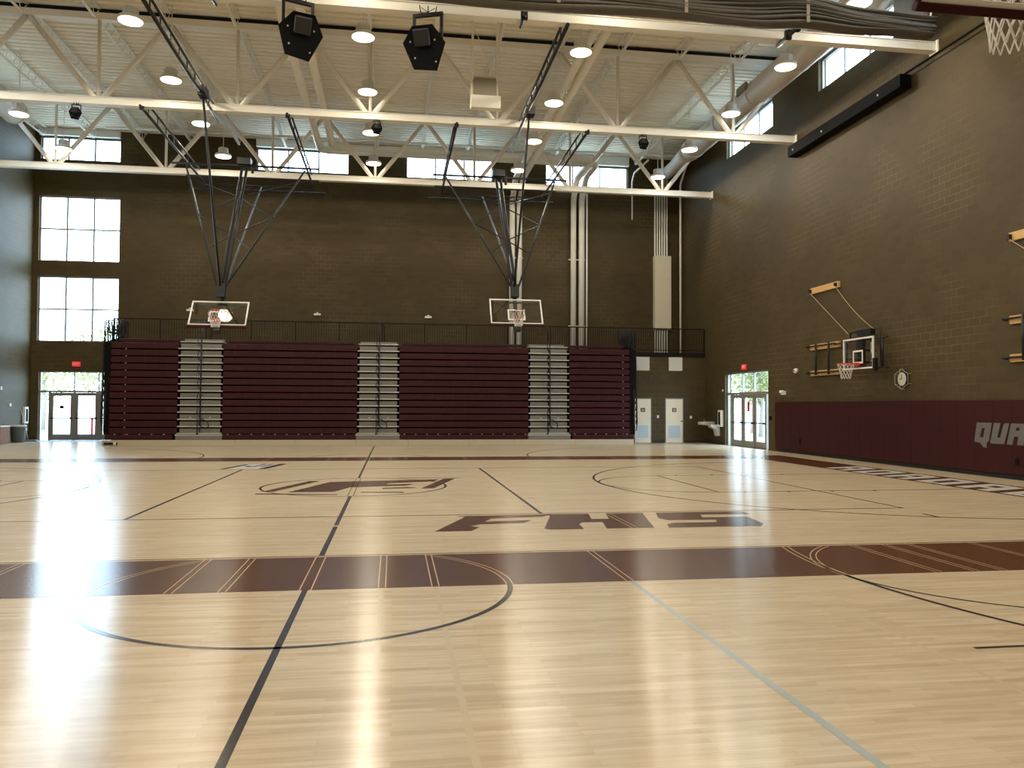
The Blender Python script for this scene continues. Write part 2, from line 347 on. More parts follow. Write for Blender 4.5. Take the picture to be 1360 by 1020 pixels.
# ------------------------------------------------------------------ walls
def wall(name, ax, pos, th, a0, a1, z0, z1, holes, mname, sub=None):
    """flat wall with openings; ax = fixed axis; th may be negative"""
    b = B(); us = sorted({a0, a1, *[h[0] for h in holes], *[h[1] for h in holes]}); zs = sorted({z0, z1, *[h[2] for h in holes], *[h[3] for h in holes]})
    P = (lambda u, z, d: (pos+d, u, z)) if ax == 0 else (lambda u, z, d: (u, pos+d, z))
    for i in range(len(us)-1):
        for j in range(len(zs)-1):
            uc, zc = (us[i]+us[i+1])/2, (zs[j]+zs[j+1])/2
            if any(h[0] < uc < h[1] and h[2] < zc < h[3] for h in holes): continue
            for d in (0, th): b.face([P(us[i], zs[j], d), P(us[i+1], zs[j], d), P(us[i+1], zs[j+1], d), P(us[i], zs[j+1], d)])
    def strip(u0, zz0, u1, zz1): b.face([P(u0, zz0, 0), P(u1, zz1, 0), P(u1, zz1, th), P(u0, zz0, th)])
    for h in holes:
        strip(h[0], h[2], h[0], h[3]); strip(h[1], h[2], h[1], h[3]); strip(h[0], h[3], h[1], h[3])
        if h[2] > z0: strip(h[0], h[2], h[1], h[2])
    strip(a0, z0, a1, z0); strip(a0, z1, a1, z1); strip(a0, z0, a0, z1); strip(a1, z0, a1, z1)
    return tag(b.build(name, mname, fix=False), kind='structure')
FAR_W = [(-15.92, -12.48, 8.12, 11.08), (-15.92, -12.48, 4.47, 7.42), (-15.90, -12.50, 12.75, 13.80), (-6.45, -2.2, 12.68, 13.74), (.52, 4.72, 12.66, 13.72), (7.36, 11.56, 12.60, 13.66)]
SIDE_W = [(28.45, 32.70, 12.32, 13.42), (20.98, 25.12, 12.32, 13.42), (13.45, 17.65, 12.32, 13.42), (5.9, 10.1, 12.32, 13.42)]
DL = (-15.80, -11.80, 0, 3.12); DR = (28.90, 32.93, 0, 3.07)
wall('wall_far', 1, YF, .3, XL-.3, XR+.3, 0, ZC+.3, FAR_W+[DL], 'blockX')
wall('wall_right', 0, XR, .3, YN, YF, 0, ZC+.3, SIDE_W+[DR], 'blockY')
wall('wall_left', 0, XL, -.3, YN, YF, 0, ZC+.3, SIDE_W, 'blockY')
wall('wall_near', 1, YN, -.3, XL-.3, XR+.3, 0, ZC+.3, [], 'blockX')
# restroom block under the mezzanine
RD = [(10.79, 11.60, 0, 2.03), (12.25, 13.11, 0, 2.03)]
b = B()
b.box((MZ_X0, MZ_Y+.25, 0), (MZ_X0+.3, YF, 3.92)); tag(b.build('wall_mezzanine_end', 'blockY'), kind='structure')
wall('wall_mezzanine', 1, MZ_Y, .25, MZ_X0, XR, 0, 3.92, RD, 'blockX')
b = B(); b.box((MZ_X0, MZ_Y-.06, 3.92), (XR, YF, MZ_Z)); tag(b.build('mezzanine_deck', 'dark'), kind='structure')
# corrugated roof deck, ribs along x
b = B(); y = YN-.3; prof = []
while y < YF+.3:
    prof += [(y, 0), (y+.175, 0), (y+.190, .085), (y+.285, .085), (y+.300, 0)]; y += .300
R0 = [b.v((XL-.3, y, ZC+h)) for y, h in prof]; R1 = [b.v((XR+.3, y, ZC+h)) for y, h in prof]
for i in range(len(prof)-1):
    if abs(prof[i+1][0]-prof[i][0])+abs(prof[i+1][1]-prof[i][1]) > 1e-6: b.bm.faces.new((R0[i], R1[i], R1[i+1], R0[i+1]))
b.box((XL-.3, YN-.3, ZC+.10), (XR+.3, YF+.3, ZC+.3))
tag(b.build('ceiling', 'deck', fix=False), kind='structure')
# base strips
def strip_obj(name, a, c, m='blackbase'):
    b = B(); b.box(a, c); tag(b.build(name, m), kind='structure')
strip_obj('baseboard_right', (XR-.02, DR[1], 0), (XR, MZ_Y-.02, .11))
strip_obj('baseboard_mezzanine_one', (11.66, MZ_Y-.02, 0), (12.19, MZ_Y, .11)); strip_obj('baseboard_mezzanine_two', (13.17, MZ_Y-.02, 0), (XR-.02, MZ_Y, .11))
strip_obj('baseboard_left', (XL, 33.0, 0), (XL+.02, YF-.02, .11)); strip_obj('baseboard_far', (XL+.02, YF-.02, 0), (DL[0]-.1, YF, .11))

# ------------------------------------------------------------------ windows
def window(n, ax, pos, u0, u1, z0, z1, cols, rows, s=1, box=False):
    """frame 12 cm inside the wall face"""
    d = .16*s; P = (lambda u, z, q: (pos+d+q, u, z)) if ax == 0 else (lambda u, z, q: (u, pos+d+q, z))
    off = P((u0+u1)/2, z0, 0); r = empty('window_%d' % n, off, kind='structure')
    b = B(off); t = .05
    def bx(ua, za, ub, zb, q=.035):
        p, w_ = P(ua, za, -q), P(ub, zb, q); b.box([min(i, j) for i, j in zip(p, w_)], [max(i, j) for i, j in zip(p, w_)])
    bx(u0, z0, u0+t, z1); bx(u1-t, z0, u1, z1); bx(u0+t, z0, u1-t, z0+t); bx(u0+t, z1-t, u1-t, z1)
    for i in range(1, cols): u = u0+(u1-u0)*i/cols; bx(u-.035, z0+t, u+.035, z1-t, .03)
    for j in range(1, rows): z = z0+(z1-z0)*j/rows; bx(u0+t, z-.035, u1-t, z+.035, .029)
    b.build('window_frame', 'bronze', r)
    b = B(off); b.face([P(u0+t, z0+t, 0), P(u1-t, z0+t, 0), P(u1-t, z1-t, 0), P(u0+t, z1-t, 0)]); b.build('window_pane', 'glass', r)
    if box:
        b = B(off); b.box((u0-.02, pos-.16, z1+.02), (u1+.02, pos-.02, ZC-.02)); b.build('shade_box', 'white', r)
for i, (a, c, z0, z1) in enumerate(FAR_W): window(i+1, 1, YF, a, c, z0, z1, 3, 2 if i < 2 else 1, box=i > 1)
for i, (a, c, z0, z1) in enumerate(SIDE_W): window(7+i, 0, XR, a, c, z0, z1, 3, 1)
for i, (a, c, z0, z1) in enumerate(SIDE_W): window(11+i, 0, XL, a, c, z0, z1, 3, 1, s=-1)  # unseen left-wall windows mirrored from the right wall, added for daylight

# ------------------------------------------------------------------ entrance doors (three leaves between side lights, transom above)
def entrance(n, ax, pos, u0, u1, H, s=1, sign=False):
    d = .16*s; P = (lambda u, z, q=0: (pos+d+q*s, u, z)) if ax == 0 else (lambda u, z, q=0: (u, pos+d+q*s, z))
    off = P((u0+u1)/2, 0); r = empty('door_%d' % n, off, kind='structure')
    def bx(b, ua, za, ub, zb, q0=-.05, q1=.05):
        p, w_ = P(ua, za, q0), P(ub, zb, q1); b.box([min(i, j) for i, j in zip(p, w_)], [max(i, j) for i, j in zip(p, w_)])
    HD = 2.16; sl = .42; lw = (u1-u0-2*sl)/3
    b = B(off); bx(b, u0, 0, u0+.05, H); bx(b, u1-.05, 0, u1, H); bx(b, u0+.05, H-.05, u1-.05, H); bx(b, u0+.05, HD, u1-.05, HD+.09)
    for u in (u0+sl, u0+sl+lw, u0+sl+2*lw, u1-sl): bx(b, u-.035, 0, u+.035, HD)
    for u in (u0+sl+lw, u0+sl+2*lw): bx(b, u-.025, HD+.09, u+.025, H-.05)
    b.build('door_frame', 'alum', r)
    b = B(off)
    for ua, ub in ((u0+.05, u0+sl-.035), (u1-sl+.035, u1-.05)): b.face([P(ua, .02), P(ub, .02), P(ub, HD), P(ua, HD)])
    b.build('side_light', 'glass', r)
    b = B(off); b.face([P(u0+.05, HD+.09), P(u1-.05, HD+.09), P(u1-.05, H-.05), P(u0+.05, H-.05)]); b.build('transom_pane', 'glass', r)
    for k in range(3):
        a, c = u0+sl+k*lw+.037, u0+sl+(k+1)*lw-.037
        b = B(off); st = .13
        bx(b, a, .01, a+st, HD-.005, -.022, .022); bx(b, c-st, .01, c, HD-.005, -.022, .022); bx(b, a+st, .01, c-st, .27, -.022, .022); bx(b, a+st, HD-.15, c-st, HD-.005, -.022, .022)
        leaf = b.build('door_leaf', 'alum', r)
        b = B(off); b.face([P(a+st, .27), P(c-st, .27), P(c-st, HD-.15), P(a+st, HD-.15)]); b.build('leaf_pane', 'glass', leaf)
        b = B(off); b.tube([P(a+.06, 1.0, -.09), P(c-.06, 1.0, -.09)], .022, 8); bx(b, a+.04, .96, a+.12, 1.04, -.1, -.022); bx(b, c-.12, .96, c-.04, 1.04, -.1, -.022); b.build('push_bar', 'black', leaf)
        if sign == k+1:
            b = B(off); bx(b, (a+c)/2-.09, 1.43, (a+c)/2+.09, 1.57, -.03, -.005); b.build('door_notice', 'matte_black', leaf)
        if sign == 10+k:
            b = B(off); bx(b, (a+c)/2-.10, 1.45, (a+c)/2+.12, 1.85, -.03, -.005); tag(b.build('door_notice', 'redp', leaf), 'red notice')
entrance(1, 1, YF, DL[0], DL[1], 3.12, sign=1); entrance(2, 0, XR, DR[0], DR[1], 3.07, sign=11)

# restroom doors with louvre and sign
def rdoor(n, x0, x1, hinge):
    off = ((x0+x1)/2, MZ_Y+.06, 0); r = empty('door_%d' % n, off, kind='structure')
    b = B(off); b.box((x0, MZ_Y-.01, 0), (x0+.035, MZ_Y+.2, 2.03)); b.box((x1-.035, MZ_Y-.01, 0), (x1, MZ_Y+.2, 2.03)); b.box((x0+.035, MZ_Y-.01, 1.985), (x1-.035, MZ_Y+.2, 2.03)); b.build('door_frame', 'alum', r)
    b = B(off); b.box((x0+.037, MZ_Y, .01), (x1-.037, MZ_Y+.045, 1.983)); leaf = b.build('door_leaf', 'birch', r)
    xa, xb = x0+.11, x1-.11
    b = B(off); b.box((xa, MZ_Y-.012, .17), (xb, MZ_Y, .82)); lv = b.build('louvre_frame', 'white', leaf)
    b = B(off)
    for k in range(14):
        z = .22+k*.041; b.box((xa+.035, MZ_Y-.02, z), (xb-.035, MZ_Y-.012, z+.034))
    b.build('louvre_blades', 'louver', lv)
    xm = (x0+x1)/2; b = B(off); b.box((xm-.10, MZ_Y-.012, 1.40), (xm+.10, MZ_Y, 1.58)); sg = b.build('room_sign', 'matte_black', leaf)
    b = B(off); b.box((xm-.06, MZ_Y-.016, 1.43), (xm-.01, MZ_Y-.012, 1.49)); b.box((xm+.01, MZ_Y-.016, 1.43), (xm+.06, MZ_Y-.012, 1.49)); b.box((xm-.07, MZ_Y-.016, 1.52), (xm+.07, MZ_Y-.012, 1.545)); b.build('sign_lettering', 'offwhite', sg)
    xk = x0+.09 if hinge else x1-.09
    b = B(off); b.lathe((xk, MZ_Y-.0, .98), [(.035, 0), (.035, -.012), (.012, -.015), (.012, -.05), (.03, -.055), (.028, -.085), (.01, -.09)], 12, 'y'); b.build('door_knob', 'chrome', leaf)
rdoor(3, 10.79, 11.60, True); rdoor(4, 12.25, 13.11, False)

# ------------------------------------------------------------------ roof steel
nodesX = [CX-.09+4.22*k for k in range(-4, 5)]
for i, ty in enumerate(TR_Y):
    lab = ['cream steel roof truss nearest the camera, above the frame', 'cream steel roof truss carrying the two large black speakers',
           'cream steel roof truss with three small black speakers under it', 'cream steel roof truss farthest back, in front of the high windows'][i]
    r = empty('roof_truss', (0, ty, TZ-.12), lab, 'roof truss'); o = (0, ty, TZ-.12)
    b = B(o); b.box((XL+.06, ty-.125, TZ-.12), (XR-.06, ty+.125, TZ-.10)); b.box((XL+.06, ty-.125, TZ+.10), (XR-.06, ty+.125, TZ+.12)); b.box((XL+.06, ty-.10, TZ-.10), (XR-.06, ty+.10, TZ+.10)); b.build('bottom_chord', 'steel', r)
    b = B(o); b.box((XR-.06, ty-.17, TZ-.16), (XR-.02, ty+.17, TZ+.16)); b.build('end_plate', 'steel', r); b = B(o); b.box((XL+.02, ty-.17, TZ-.16), (XL+.06, ty+.17, TZ+.16)); b.build('end_plate', 'steel', r)
    b = B(o); b.box((XL+.02, ty-.12, 13.76), (XR-.02, ty+.12, 13.97)); b.build('top_chord', 'steel', r)
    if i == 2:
        b = B(o); b.box((XL+.02, ty-.10, 13.97), (XR-.02, ty-.08, 14.10)); b.build('shadow_gap_strip', 'dark', r)  # dark strip stands for the shadow gap between top chord and deck
    for x in nodesX:
        if XL < x < XR:
            b = B(o); b.tube([(x, ty, TZ+.12), (x, ty, 13.76)], .055, 8); b.build('vertical_web', 'steel', r)
        for s in (-1, 1):
            xt = x+s*2.05; xb = x+s*.12
            if xt < XL+.1 or xt > XR-.1 or xb < XL+.1 or xb > XR-.1: continue
            b = B(o); b.tube([(xb, ty, TZ+.10), (xt, ty, 13.74)], .088, 10); b.build('diagonal_web', 'steel', r)
# open-web joists between the trusses, seat on the top chords
JX = [CX-.09+2.11*k for k in range(-7, 8)]
def joist(L):
    r = empty('bar_joist', (0, 0, 0)); n = int(round(L/.61)); h = .42
    b = B(); b.box((-.055, 0, h), (-.008, L, h+.04)); b.box((.008, 0, h), (.055, L, h+.04)); b.build('top_chord', 'steel', r)
    b = B(); b.box((-.045, .45, 0), (-.006, L-.45, .035)); b.box((.006, .45, 0), (.045, L-.45, .035)); b.build('bottom_chord', 'steel', r)
    b = B(); st = (L-.9)/n
    b.bar((0, .05, h), (0, .47, .02), .022)
    for k in range(n):
        y = .45+k*st; b.bar((0, y, .02), (0, y+st/2, h), .02); b.bar((0, y+st/2, h), (0, y+st, .02), .02)
    b.bar((0, L-.05, h), (0, L-.47, .02), .022); b.build('web_rods', 'steel', r)
    return r
bays = [(11.5, 19.2), (19.2, 26.7), (26.7, 34.3), (34.3, 38.8)]
lb = {11.5: 'x', 19.2: 'under the deck in front of the middle truss', 26.7: 'under the deck behind the middle truss', 34.3: 'between the farthest truss and the far wall'}
for (a, c) in bays:
    if a < 12: continue
    src = None
    for x in JX:
        if not XL+.3 < x < XR-.2: continue
        if src is None: j = src = joist(c-a-.02)
        else: j = copy_tree(src)
        j.location = (x, a+.01, 13.66)
        tag(j, 'thin cream open-web joist '+lb[a], 'joist', 'open-web joists '+lb[a])
# bridging lines across the joists
for k, (y, z) in enumerate(((21.7, 13.62), (24.3, 13.62), (29.2, 13.62), (31.8, 13.62))):
    b = B((0, y, z)); b.box((XL+.1, y-.02, z), (XR-.1, y+.02, z+.03))
    tag(b.build('joist_bridging', 'steel'), 'thin cream bridging angle across the joists, ' + ['first in front of the middle truss', 'second in front of the middle truss', 'first behind the middle truss', 'second behind the middle truss'][k], 'bridging')

# ------------------------------------------------------------------ high-bay lamps
def lamp():
    r = empty('high_bay_lamp', (0, 0, 0))
    b = B(); b.lathe((0, 0, 0), [(.315, .0), (.335, .02), (.31, .09), (.20, .13), (.02, .14)], 28); b.build('reflector', 'white', r)
    b = B(); b.face([(.30*math.cos(-2*PI*k/20), .30*math.sin(-2*PI*k/20), -.012) for k in range(20)]); b.build('lens', 'lens', r, fix=False)
    ld = bpy.data.lights.new('lamp_light', 'SPOT'); ld.energy = LAMP_W; ld.color = (1.0, .90, .73); ld.spot_size = math.radians(180); ld.spot_blend = .12; ld.shadow_soft_size = .25
    ld.use_nodes = True; n_ = ld.node_tree.nodes; fo = n_.new('ShaderNodeLightFalloff'); fo.inputs['Strength'].default_value = 1; fo.inputs['Smooth'].default_value = 8
    ld.node_tree.links.new(fo.outputs['Quadratic'], n_['Emission'].inputs['Strength'])
    lo = bpy.data.objects.new('lamp_light', ld); col.objects.link(lo); lo.parent = r; lo.location = (0, 0, -.03)
    b = B(); b.lathe((0, 0, .13), [(.17, 0), (.19, .02), (.19, .20), (.17, .22)], 20)
    for k in range(12):
        a = 2*PI*k/12; b.bar((.19*math.cos(a), .19*math.sin(a), .15), (.19*math.cos(a), .19*math.sin(a), .33), .02, .03)
    b.build('ballast_housing', 'white', r)
    b = B(); b.tube([(0, 0, .34), (0, 0, 2.345)], .014, 6); b.build('stem', 'steel', r)
    return r
LX = [-13.10, -6.99, -.92, 5.24, 11.50]; LY = [34.0, 30.15, 26.2, 22.28, 18.45, 14.6, 10.8, 6.9, 3.0, -.9]
colname = ['leftmost', 'second', 'middle', 'fourth', 'rightmost']
rowname = ['row nearest the far wall', 'second row from the far wall', 'third row from the far wall', 'fourth row from the far wall', 'fifth row from the far wall']
L0 = None
for i, y in enumerate(LY):
    for j, x in enumerate(LX):
        if L0 is None: l = L0 = lamp()
        else: l = copy_tree(L0)
        l.location = (x, y, 11.80)
        if i < 5: tag(l, 'round white lit high-bay lamp, %s in the %s' % (colname[j], rowname[i]), 'ceiling lamp', 'high bay ceiling lamps')
        else: tag(l, 'round white lit high-bay lamp over the near half of the court', 'ceiling lamp', 'high bay ceiling lamps over the near floor')

# ------------------------------------------------------------------ ducts and pipes
def duct(name, pts, r, label, cat, m='duct', rings=None, n=24, extra=None):
    o = pts[0]; t = empty(name, o, label, cat); b = B(o); b.tube(pts, r, n); b.build('duct_body' if 'duct' in name else 'pipe_body', m, t)
    if rings:
        b = B(o)
        for y in rings: b = B(o); b.lathe((pts[0][0], y, pts[0][2]), [(r+.002, -.02), (r+.014, -.015), (r+.014, .015), (r+.002, .02)], n, 'y'); b.build('joint_band', m, t)
    return t
t = duct('round_duct', [(12.85, 8, 12.93), (12.85, 33.5, 12.93)], .46, 'large round beige air duct running along the top of the right wall', 'duct', rings=[12, 15, 18, 21, 24, 27, 30, 33])
b = B((12.85, 8, 12.93)); b.tube([(12.85, 33.5, 12.93), (12.95, 34.6, 13.0), (13.2, 36.4, 13.15), (13.3, 37.9, 13.2)], [.46, .34, .30, .30], 20); b.build('reducer', 'duct', t)
for y in (19.6, 26.9): b = B((12.85, 8, 12.93)); b.box((12.34, y, 13.0), (12.44, y+.75, 13.28)); b.build('air_grille', 'grille', t)
t = duct('round_duct', [(-14.55, 8, 12.9), (-14.55, 33.2, 12.9)], .46, 'large round beige air duct at the left edge along the left wall', 'duct', rings=[12, 15, 18, 21, 24, 27, 30, 33.1])
def pipe_pair(xs, label, ytop, z, zb, r=.135):
    for k, x in enumerate(xs):
        t = empty('rain_pipe', (x, YF-.2, zb), label[k], 'pipe', None)
        b = B((x, YF-.2, zb)); b.tube([(x, YF-.2, zb), (x, YF-.2, z-1.0), (x, YF-.28, z-.82), (x, YF-1.25, z-.07), (x, YF-1.55, z), (x, ytop, z)], r, 14); b.build('pipe_body', 'steel', t)
        b = B((x, YF-.2, zb))
        for zz in (5.6, 8.9): b.box((x-r-.05, YF-.1, zz-.03), (x+r+.05, YF-.005, zz+.03)); b.lathe((x, YF-.2, zz), [(r+.002, -.04), (r+.012, -.04), (r+.012, .04), (r+.002, .04)], 14)
        b.build('pipe_clamp', 'steel', t)
pipe_pair((5.66, 6.02), ['cream vertical pipe left of the pair on the far wall behind the right hoop', 'cream vertical pipe right of the pair on the far wall behind the right hoop'], 21.0, 12.5, MZ_Z)
# pipes that cross from the left run to the wall at x = 9
for k, (xa, yc, xb) in enumerate(((-3.25, 35.55, 9.14), (-2.68, 34.98, 8.72))):
    pts = [(xa, 21.0, 12.75), (xa, yc-.35, 12.75), (xa+.12, yc-.1, 12.75), (xa+.35, yc, 12.75), (xb-.35, yc, 12.75), (xb-.1, yc+.12, 12.75), (xb, yc+.35, 12.75), (xb, YF-1.3, 12.75), (xb, YF-1.05, 12.66), (xb, YF-.3, 12.0), (xb, YF-.2, 11.75), (xb, YF-.2, MZ_Z)]
    t = empty('rain_pipe', pts[-1], ['cream roof pipe, outer of two, crossing the ceiling and dropping down the far wall', 'cream roof pipe, inner of two, crossing the ceiling and dropping down the far wall'][k], 'pipe')
    b = B(pts[-1]); b.tube(pts, .15 if k == 0 else .14, 14); b.build('pipe_body', 'steel', t)
    b = B(pts[-1])
    for zz in (5.6, 8.9): b.box((xb-.2, YF-.1, zz-.03), (xb+.2, YF-.005, zz+.03))
    b.build('pipe_clamp', 'steel', t)
b = B((9.42, YF-.12, MZ_Z)); b.tube([(9.42, YF-.12, MZ_Z), (9.42, YF-.12, 12.2)], .05, 8); tag(b.build('sprinkler_riser', 'steel'), 'thin cream pipe right beside the two wide pipes on the far wall', 'pipe')
b = B((13.98, 37.9, MZ_Z)); b.tube([(13.98, 37.9, MZ_Z), (13.98, 37.9, 12.6), (13.98, 37.8, 12.75), (13.98, 36.9, 13.5), (13.9, 36.6, 13.62), (13.2, 36.6, 13.62), (-12.4, 36.6, 13.62)], .055, 8)
tag(b.build('sprinkler_pipe', 'steel'), 'thin cream sprinkler pipe crossing below the roof and dropping at the far right corner', 'pipe')
b = B((11.75, YF-.1, 12)); b.tube([(11.75, YF-.1, 11.0), (11.75, YF-.1, 12.9), (11.75, YF-.5, 13.25), (11.95, 36.75, 13.42)], .045, 8); tag(b.build('sprinkler_drop', 'steel'), 'short thin cream pipe right of the rightmost far high window', 'pipe')
# yellowish hanging cables under the joists at the back
for k, (y, z) in enumerate(((32.6, 13.3), (22.6, 13.45))):
    b = B((0, y, z)); n = 60
    b.tube([(XL+1+(XR-XL-3)*i/n, y, z-.10*abs(math.sin(i*PI/6))-.02*math.sin(i)) for i in range(n+1)], .012, 5)
    tag(b.build('ceiling_cable', 'rope'), ['thin tan cable sagging from joist to joist behind the middle truss', 'thin tan cable sagging from joist to joist in front of the middle truss'][k], 'cable')

# conduits with cover box on the far wall at the right
t = empty('conduit_bundle', (13.1, YF, MZ_Z), 'bundle of cream conduits with a tall flat cover box, on the far wall at right', 'conduit bundle')
for k in range(6):
    x = 12.93+k*.125; b = B((13.1, YF, MZ_Z)); b.tube([(x, YF-.12, MZ_Z+.2), (x, YF-.12, 13.2)], .042, 8); b.build('conduit', 'steel', t)
b = B((13.1, YF, MZ_Z)); b.box((12.86, YF-.3, 5.5), (13.72, YF-.01, 9.2)); b.build('cover_box', 'offwhite', t, bevel=.01)
b = B((13.1, YF, MZ_Z)); b.box((12.84, YF-.25, MZ_Z), (13.72, YF-.01, MZ_Z+.2)); b.build('floor_box', 'offwhite', t)

# ------------------------------------------------------------------ mezzanine railing
n = 14; pw = (XR-.06-MZ_X0)/n
def rail_panel(w_):
    r = empty('guard_rail', (0, 0, 0))
    b = B(); b.box((0, -.02, 0), (.045, .02, 1.12)); b.build('post', 'dark', r)
    b = B(); b.box((.045, -.025, 1.08), (w_, .025, 1.12)); b.build('top_rail', 'dark', r)
    b = B(); b.box((.045, -.015, .10), (w_, .015, .13)); b.build('bottom_rail', 'dark', r)
    b = B(); k = 1
    while .045+k*.105 < w_-.02: x = .045+k*.105; b.box((x-.007, -.007, .13), (x+.007, .007, 1.08)); k += 1
    b.build('picket_infill', 'dark', r); return r
p0 = rail_panel(pw)
for i in range(n):
    p = p0 if i == 0 else copy_tree(p0)
    p.location = (MZ_X0+i*pw, MZ_Y, MZ_Z)
    tag(p, 'dark picket guard rail on the mezzanine edge, %s section counted from the left' % ['first', 'second', 'third', 'fourth', 'fifth', 'sixth', 'seventh', 'eighth', 'ninth', 'tenth', 'eleventh', 'twelfth', 'thirteenth', 'last'][i], 'railing', 'mezzanine railing panels')
b = B((XR-.04, MZ_Y, MZ_Z)); b.box((XR-.06, MZ_Y-.025, MZ_Z), (XR-.01, MZ_Y+.025, MZ_Z+1.12)); tag(b.build('railing_post', 'dark'), 'dark end post of the mezzanine railing at the right wall', 'railing post')
# dark folded gate at the left end of the mezzanine
b = B((MZ_X0+.1, 37, MZ_Z))
for k in range(8): b.box((MZ_X0+.02, MZ_Y+.1+k*.25, MZ_Z), (MZ_X0+.04, MZ_Y+.12+k*.25, MZ_Z+1.1))
b.box((MZ_X0+.01, MZ_Y+.05, MZ_Z+1.08), (MZ_X0+.05, 37.0, MZ_Z+1.12)); tag(b.build('side_railing', 'dark'), 'dark picket railing across the left end of the mezzanine', 'railing')

# ------------------------------------------------------------------ telescopic bleacher
BX0, BX1, BY = -10.99, 10.03, 33.42
secs = [(-10.99, -8.47), (-6.75, -1.48), (.23, 5.62), (7.38, 10.03)]; aisles = [(-8.47, -6.75), (-1.48, .23), (5.62, 7.38)]
NR, RH, Z0 = 13, .2815, .47
bl = empty('telescopic_bleacher', (0, BY, 0), 'closed maroon telescopic bleacher with three grey step aisles along the far side', 'bleacher'); bo = (0, BY, 0)
b = B(bo); b.box((BX0+.02, BY+.16, .0), (BX1-.02, 35.12, Z0+NR*RH-.12)); b.build('understructure', 'matte_black', bl)
def row_mesh(x0, x1, h, hh):
    b = B((x0, BY, 0)); k = max(1, round((x1-x0)/.4572)); wd = (x1-x0)/k
    for i in range(k):
        a = x0+i*wd
        # rounded seat module: face, rolled top, underside
        pr = [(0, 0), (-.075, .004), (-.085, .015), (-.078, hh-.02), (-.068, hh-.004), (-.05, hh), (.24, hh-.004), (.24, hh-.03), (0, hh-.04)]
        b.use('maroon_seat').prism([(BY+p, z) for p, z in pr], a+.0025, a+wd-.0025, 'yz')
    return b
def rowpos(i): return BY+.006*i
for s_, (x0, x1) in enumerate(secs):
    src = None
    for i in range(NR):
        if src is None: src = o = row_mesh(x0, x1, 0, .236).build('seat_row', None, bl)
        else: o = src.copy(); col.objects.link(o); o.parent = bl
        o.location = (x0, .006*i, Z0+i*RH)
    f0, f1 = (x0-.12 if s_ == 0 else x0-.07), x1+.02
    if s_ == 0: f1 = x1-.14
    if s_ == 3: f0, f1 = x0+.12, x1+.10
    if s_ == 2: f0, f1 = x0, x1+.07
    o = row_mesh(f0, f1, 0, .19).build('front_seat_row', None, bl); o.location = (f0, -.10, .255)
    o = row_mesh(x0+.12, x1-.1, 0, .12).build('top_seat_row', None, bl); o.location = (x0+.12, .62, Z0+NR*RH+.03)
    b = B(bo)   # pale metal brackets seen above the first row
    k = round((x1-x0)/.4572)
    for i in range(k): b.box((x0+.2+i*.4572, BY-.14, .445), (x0+.25+i*.4572, BY-.10, .475))
    b.build('seat_bracket', 'nose', bl)
    if s_ in (0, 3):
        b = B(bo); xx = x0+.55 if s_ == 0 else x1-.32
        for i in range(NR): b.box((xx, BY-.11+.006*i, Z0+i*RH-.035), (xx+.04, BY-.085+.006*i, Z0+i*RH-.005))
        b.build('row_latch', 'nose', bl)
for (x0, x1) in aisles:
    src = None; xm = (x0+x1)/2
    for i in range(NR):
        if src is None:
            b = B((x0, BY, 0)); b.use('nose').box((x0+.01, BY-.10, .10), (x1-.01, BY+.1, .145)); b.use('step').box((x0+.09, BY-.02, .145), (xm-.03, BY+.14, .315)); b.box((xm+.03, BY-.02, .145), (x1-.09, BY+.14, .315))
            b.use('step').box((x0+.10, BY+.14, .06), (x1-.1, BY+.15, .30))
            src = o = b.build('aisle_step', None, bl)
        else: o = src.copy(); col.objects.link(o); o.parent = bl
        o.location = (x0, .006*i, Z0+i*RH-.10)
    b = B(bo); b.use('step').box((x0-.02, BY-.20, .255), (x1+.02, BY+.1, .43)); b.use('nose').box((x0-.04, BY-.22, .41), (x1+.04, BY+.1, .445)); b.build('front_step', None, bl)
    # top landing
    b = B(bo); b.use('nose').box((x0+.05, BY+.1, Z0+NR*RH+.0), (x1-.05, BY+.8, Z0+NR*RH+.04)); b.use('step').box((x0+.1, BY+.6, Z0+NR*RH+.04), (x1-.1, BY+.9, Z0+NR*RH+.16)); b.build('top_landing', None, bl)
    # folded centre hand rail
    b = B(bo); r_ = .02; yy = BY-.16
    b.tube([(xm-.07, yy, .43), (xm-.07, yy, 1.10), (xm+.15, yy, 1.06), (xm+.33, yy, .93), (xm+.36, yy, .78), (xm+.28, yy, .70), (xm+.10, yy, .76), (xm, yy, .86)], r_, 6)
    b.lathe((xm-.07, yy, .43), [(.06, 0), (.045, .05), (.02, .08)], 10)
    b.tube([(xm+.03, yy, .80), (xm+.03, yy+.1, Z0+NR*RH+.1)], r_+.006, 6)
    z = 1.15
    while z < Z0+NR*RH: b.tube([(xm+.03, yy+.03, z), (xm-.07, yy+.02, z+.05), (xm-.09, yy+.02, z+.22), (xm-.06, yy+.02, z+.36), (xm+.03, yy+.03, z+.40)], .016, 6); z += .56
    zt = Z0+NR*RH
    b.tube([(xm+.03, yy+.1, zt), (xm+.05, yy+.2, zt+.42), (xm+.02, yy+.6, zt+.95), (xm+.20, yy+.85, zt+.90), (xm+.22, yy+.85, zt+.1)], r_, 6)
    b.build('aisle_hand_rail', 'black', bl)
    b = B(bo)
    for dx in (-.35, .4): b.box((xm+dx-.03, BY-.115, 1.12), (xm+dx+.03, BY-.10, 1.15))
    b.build('step_fastener', 'white', bl)
# base boards at floor level
seg = [BX0-.2, -8.6, -6.2, -3.9, -1.5, .6, 3.1, 5.0, 7.6, BX1+.12]
for i in range(len(seg)-1):
    b = B(bo); b.box((seg[i]+.005, BY-.26, .005), (seg[i+1]-.005, BY-.22, .245)); b.build('base_board', 'tan', bl)
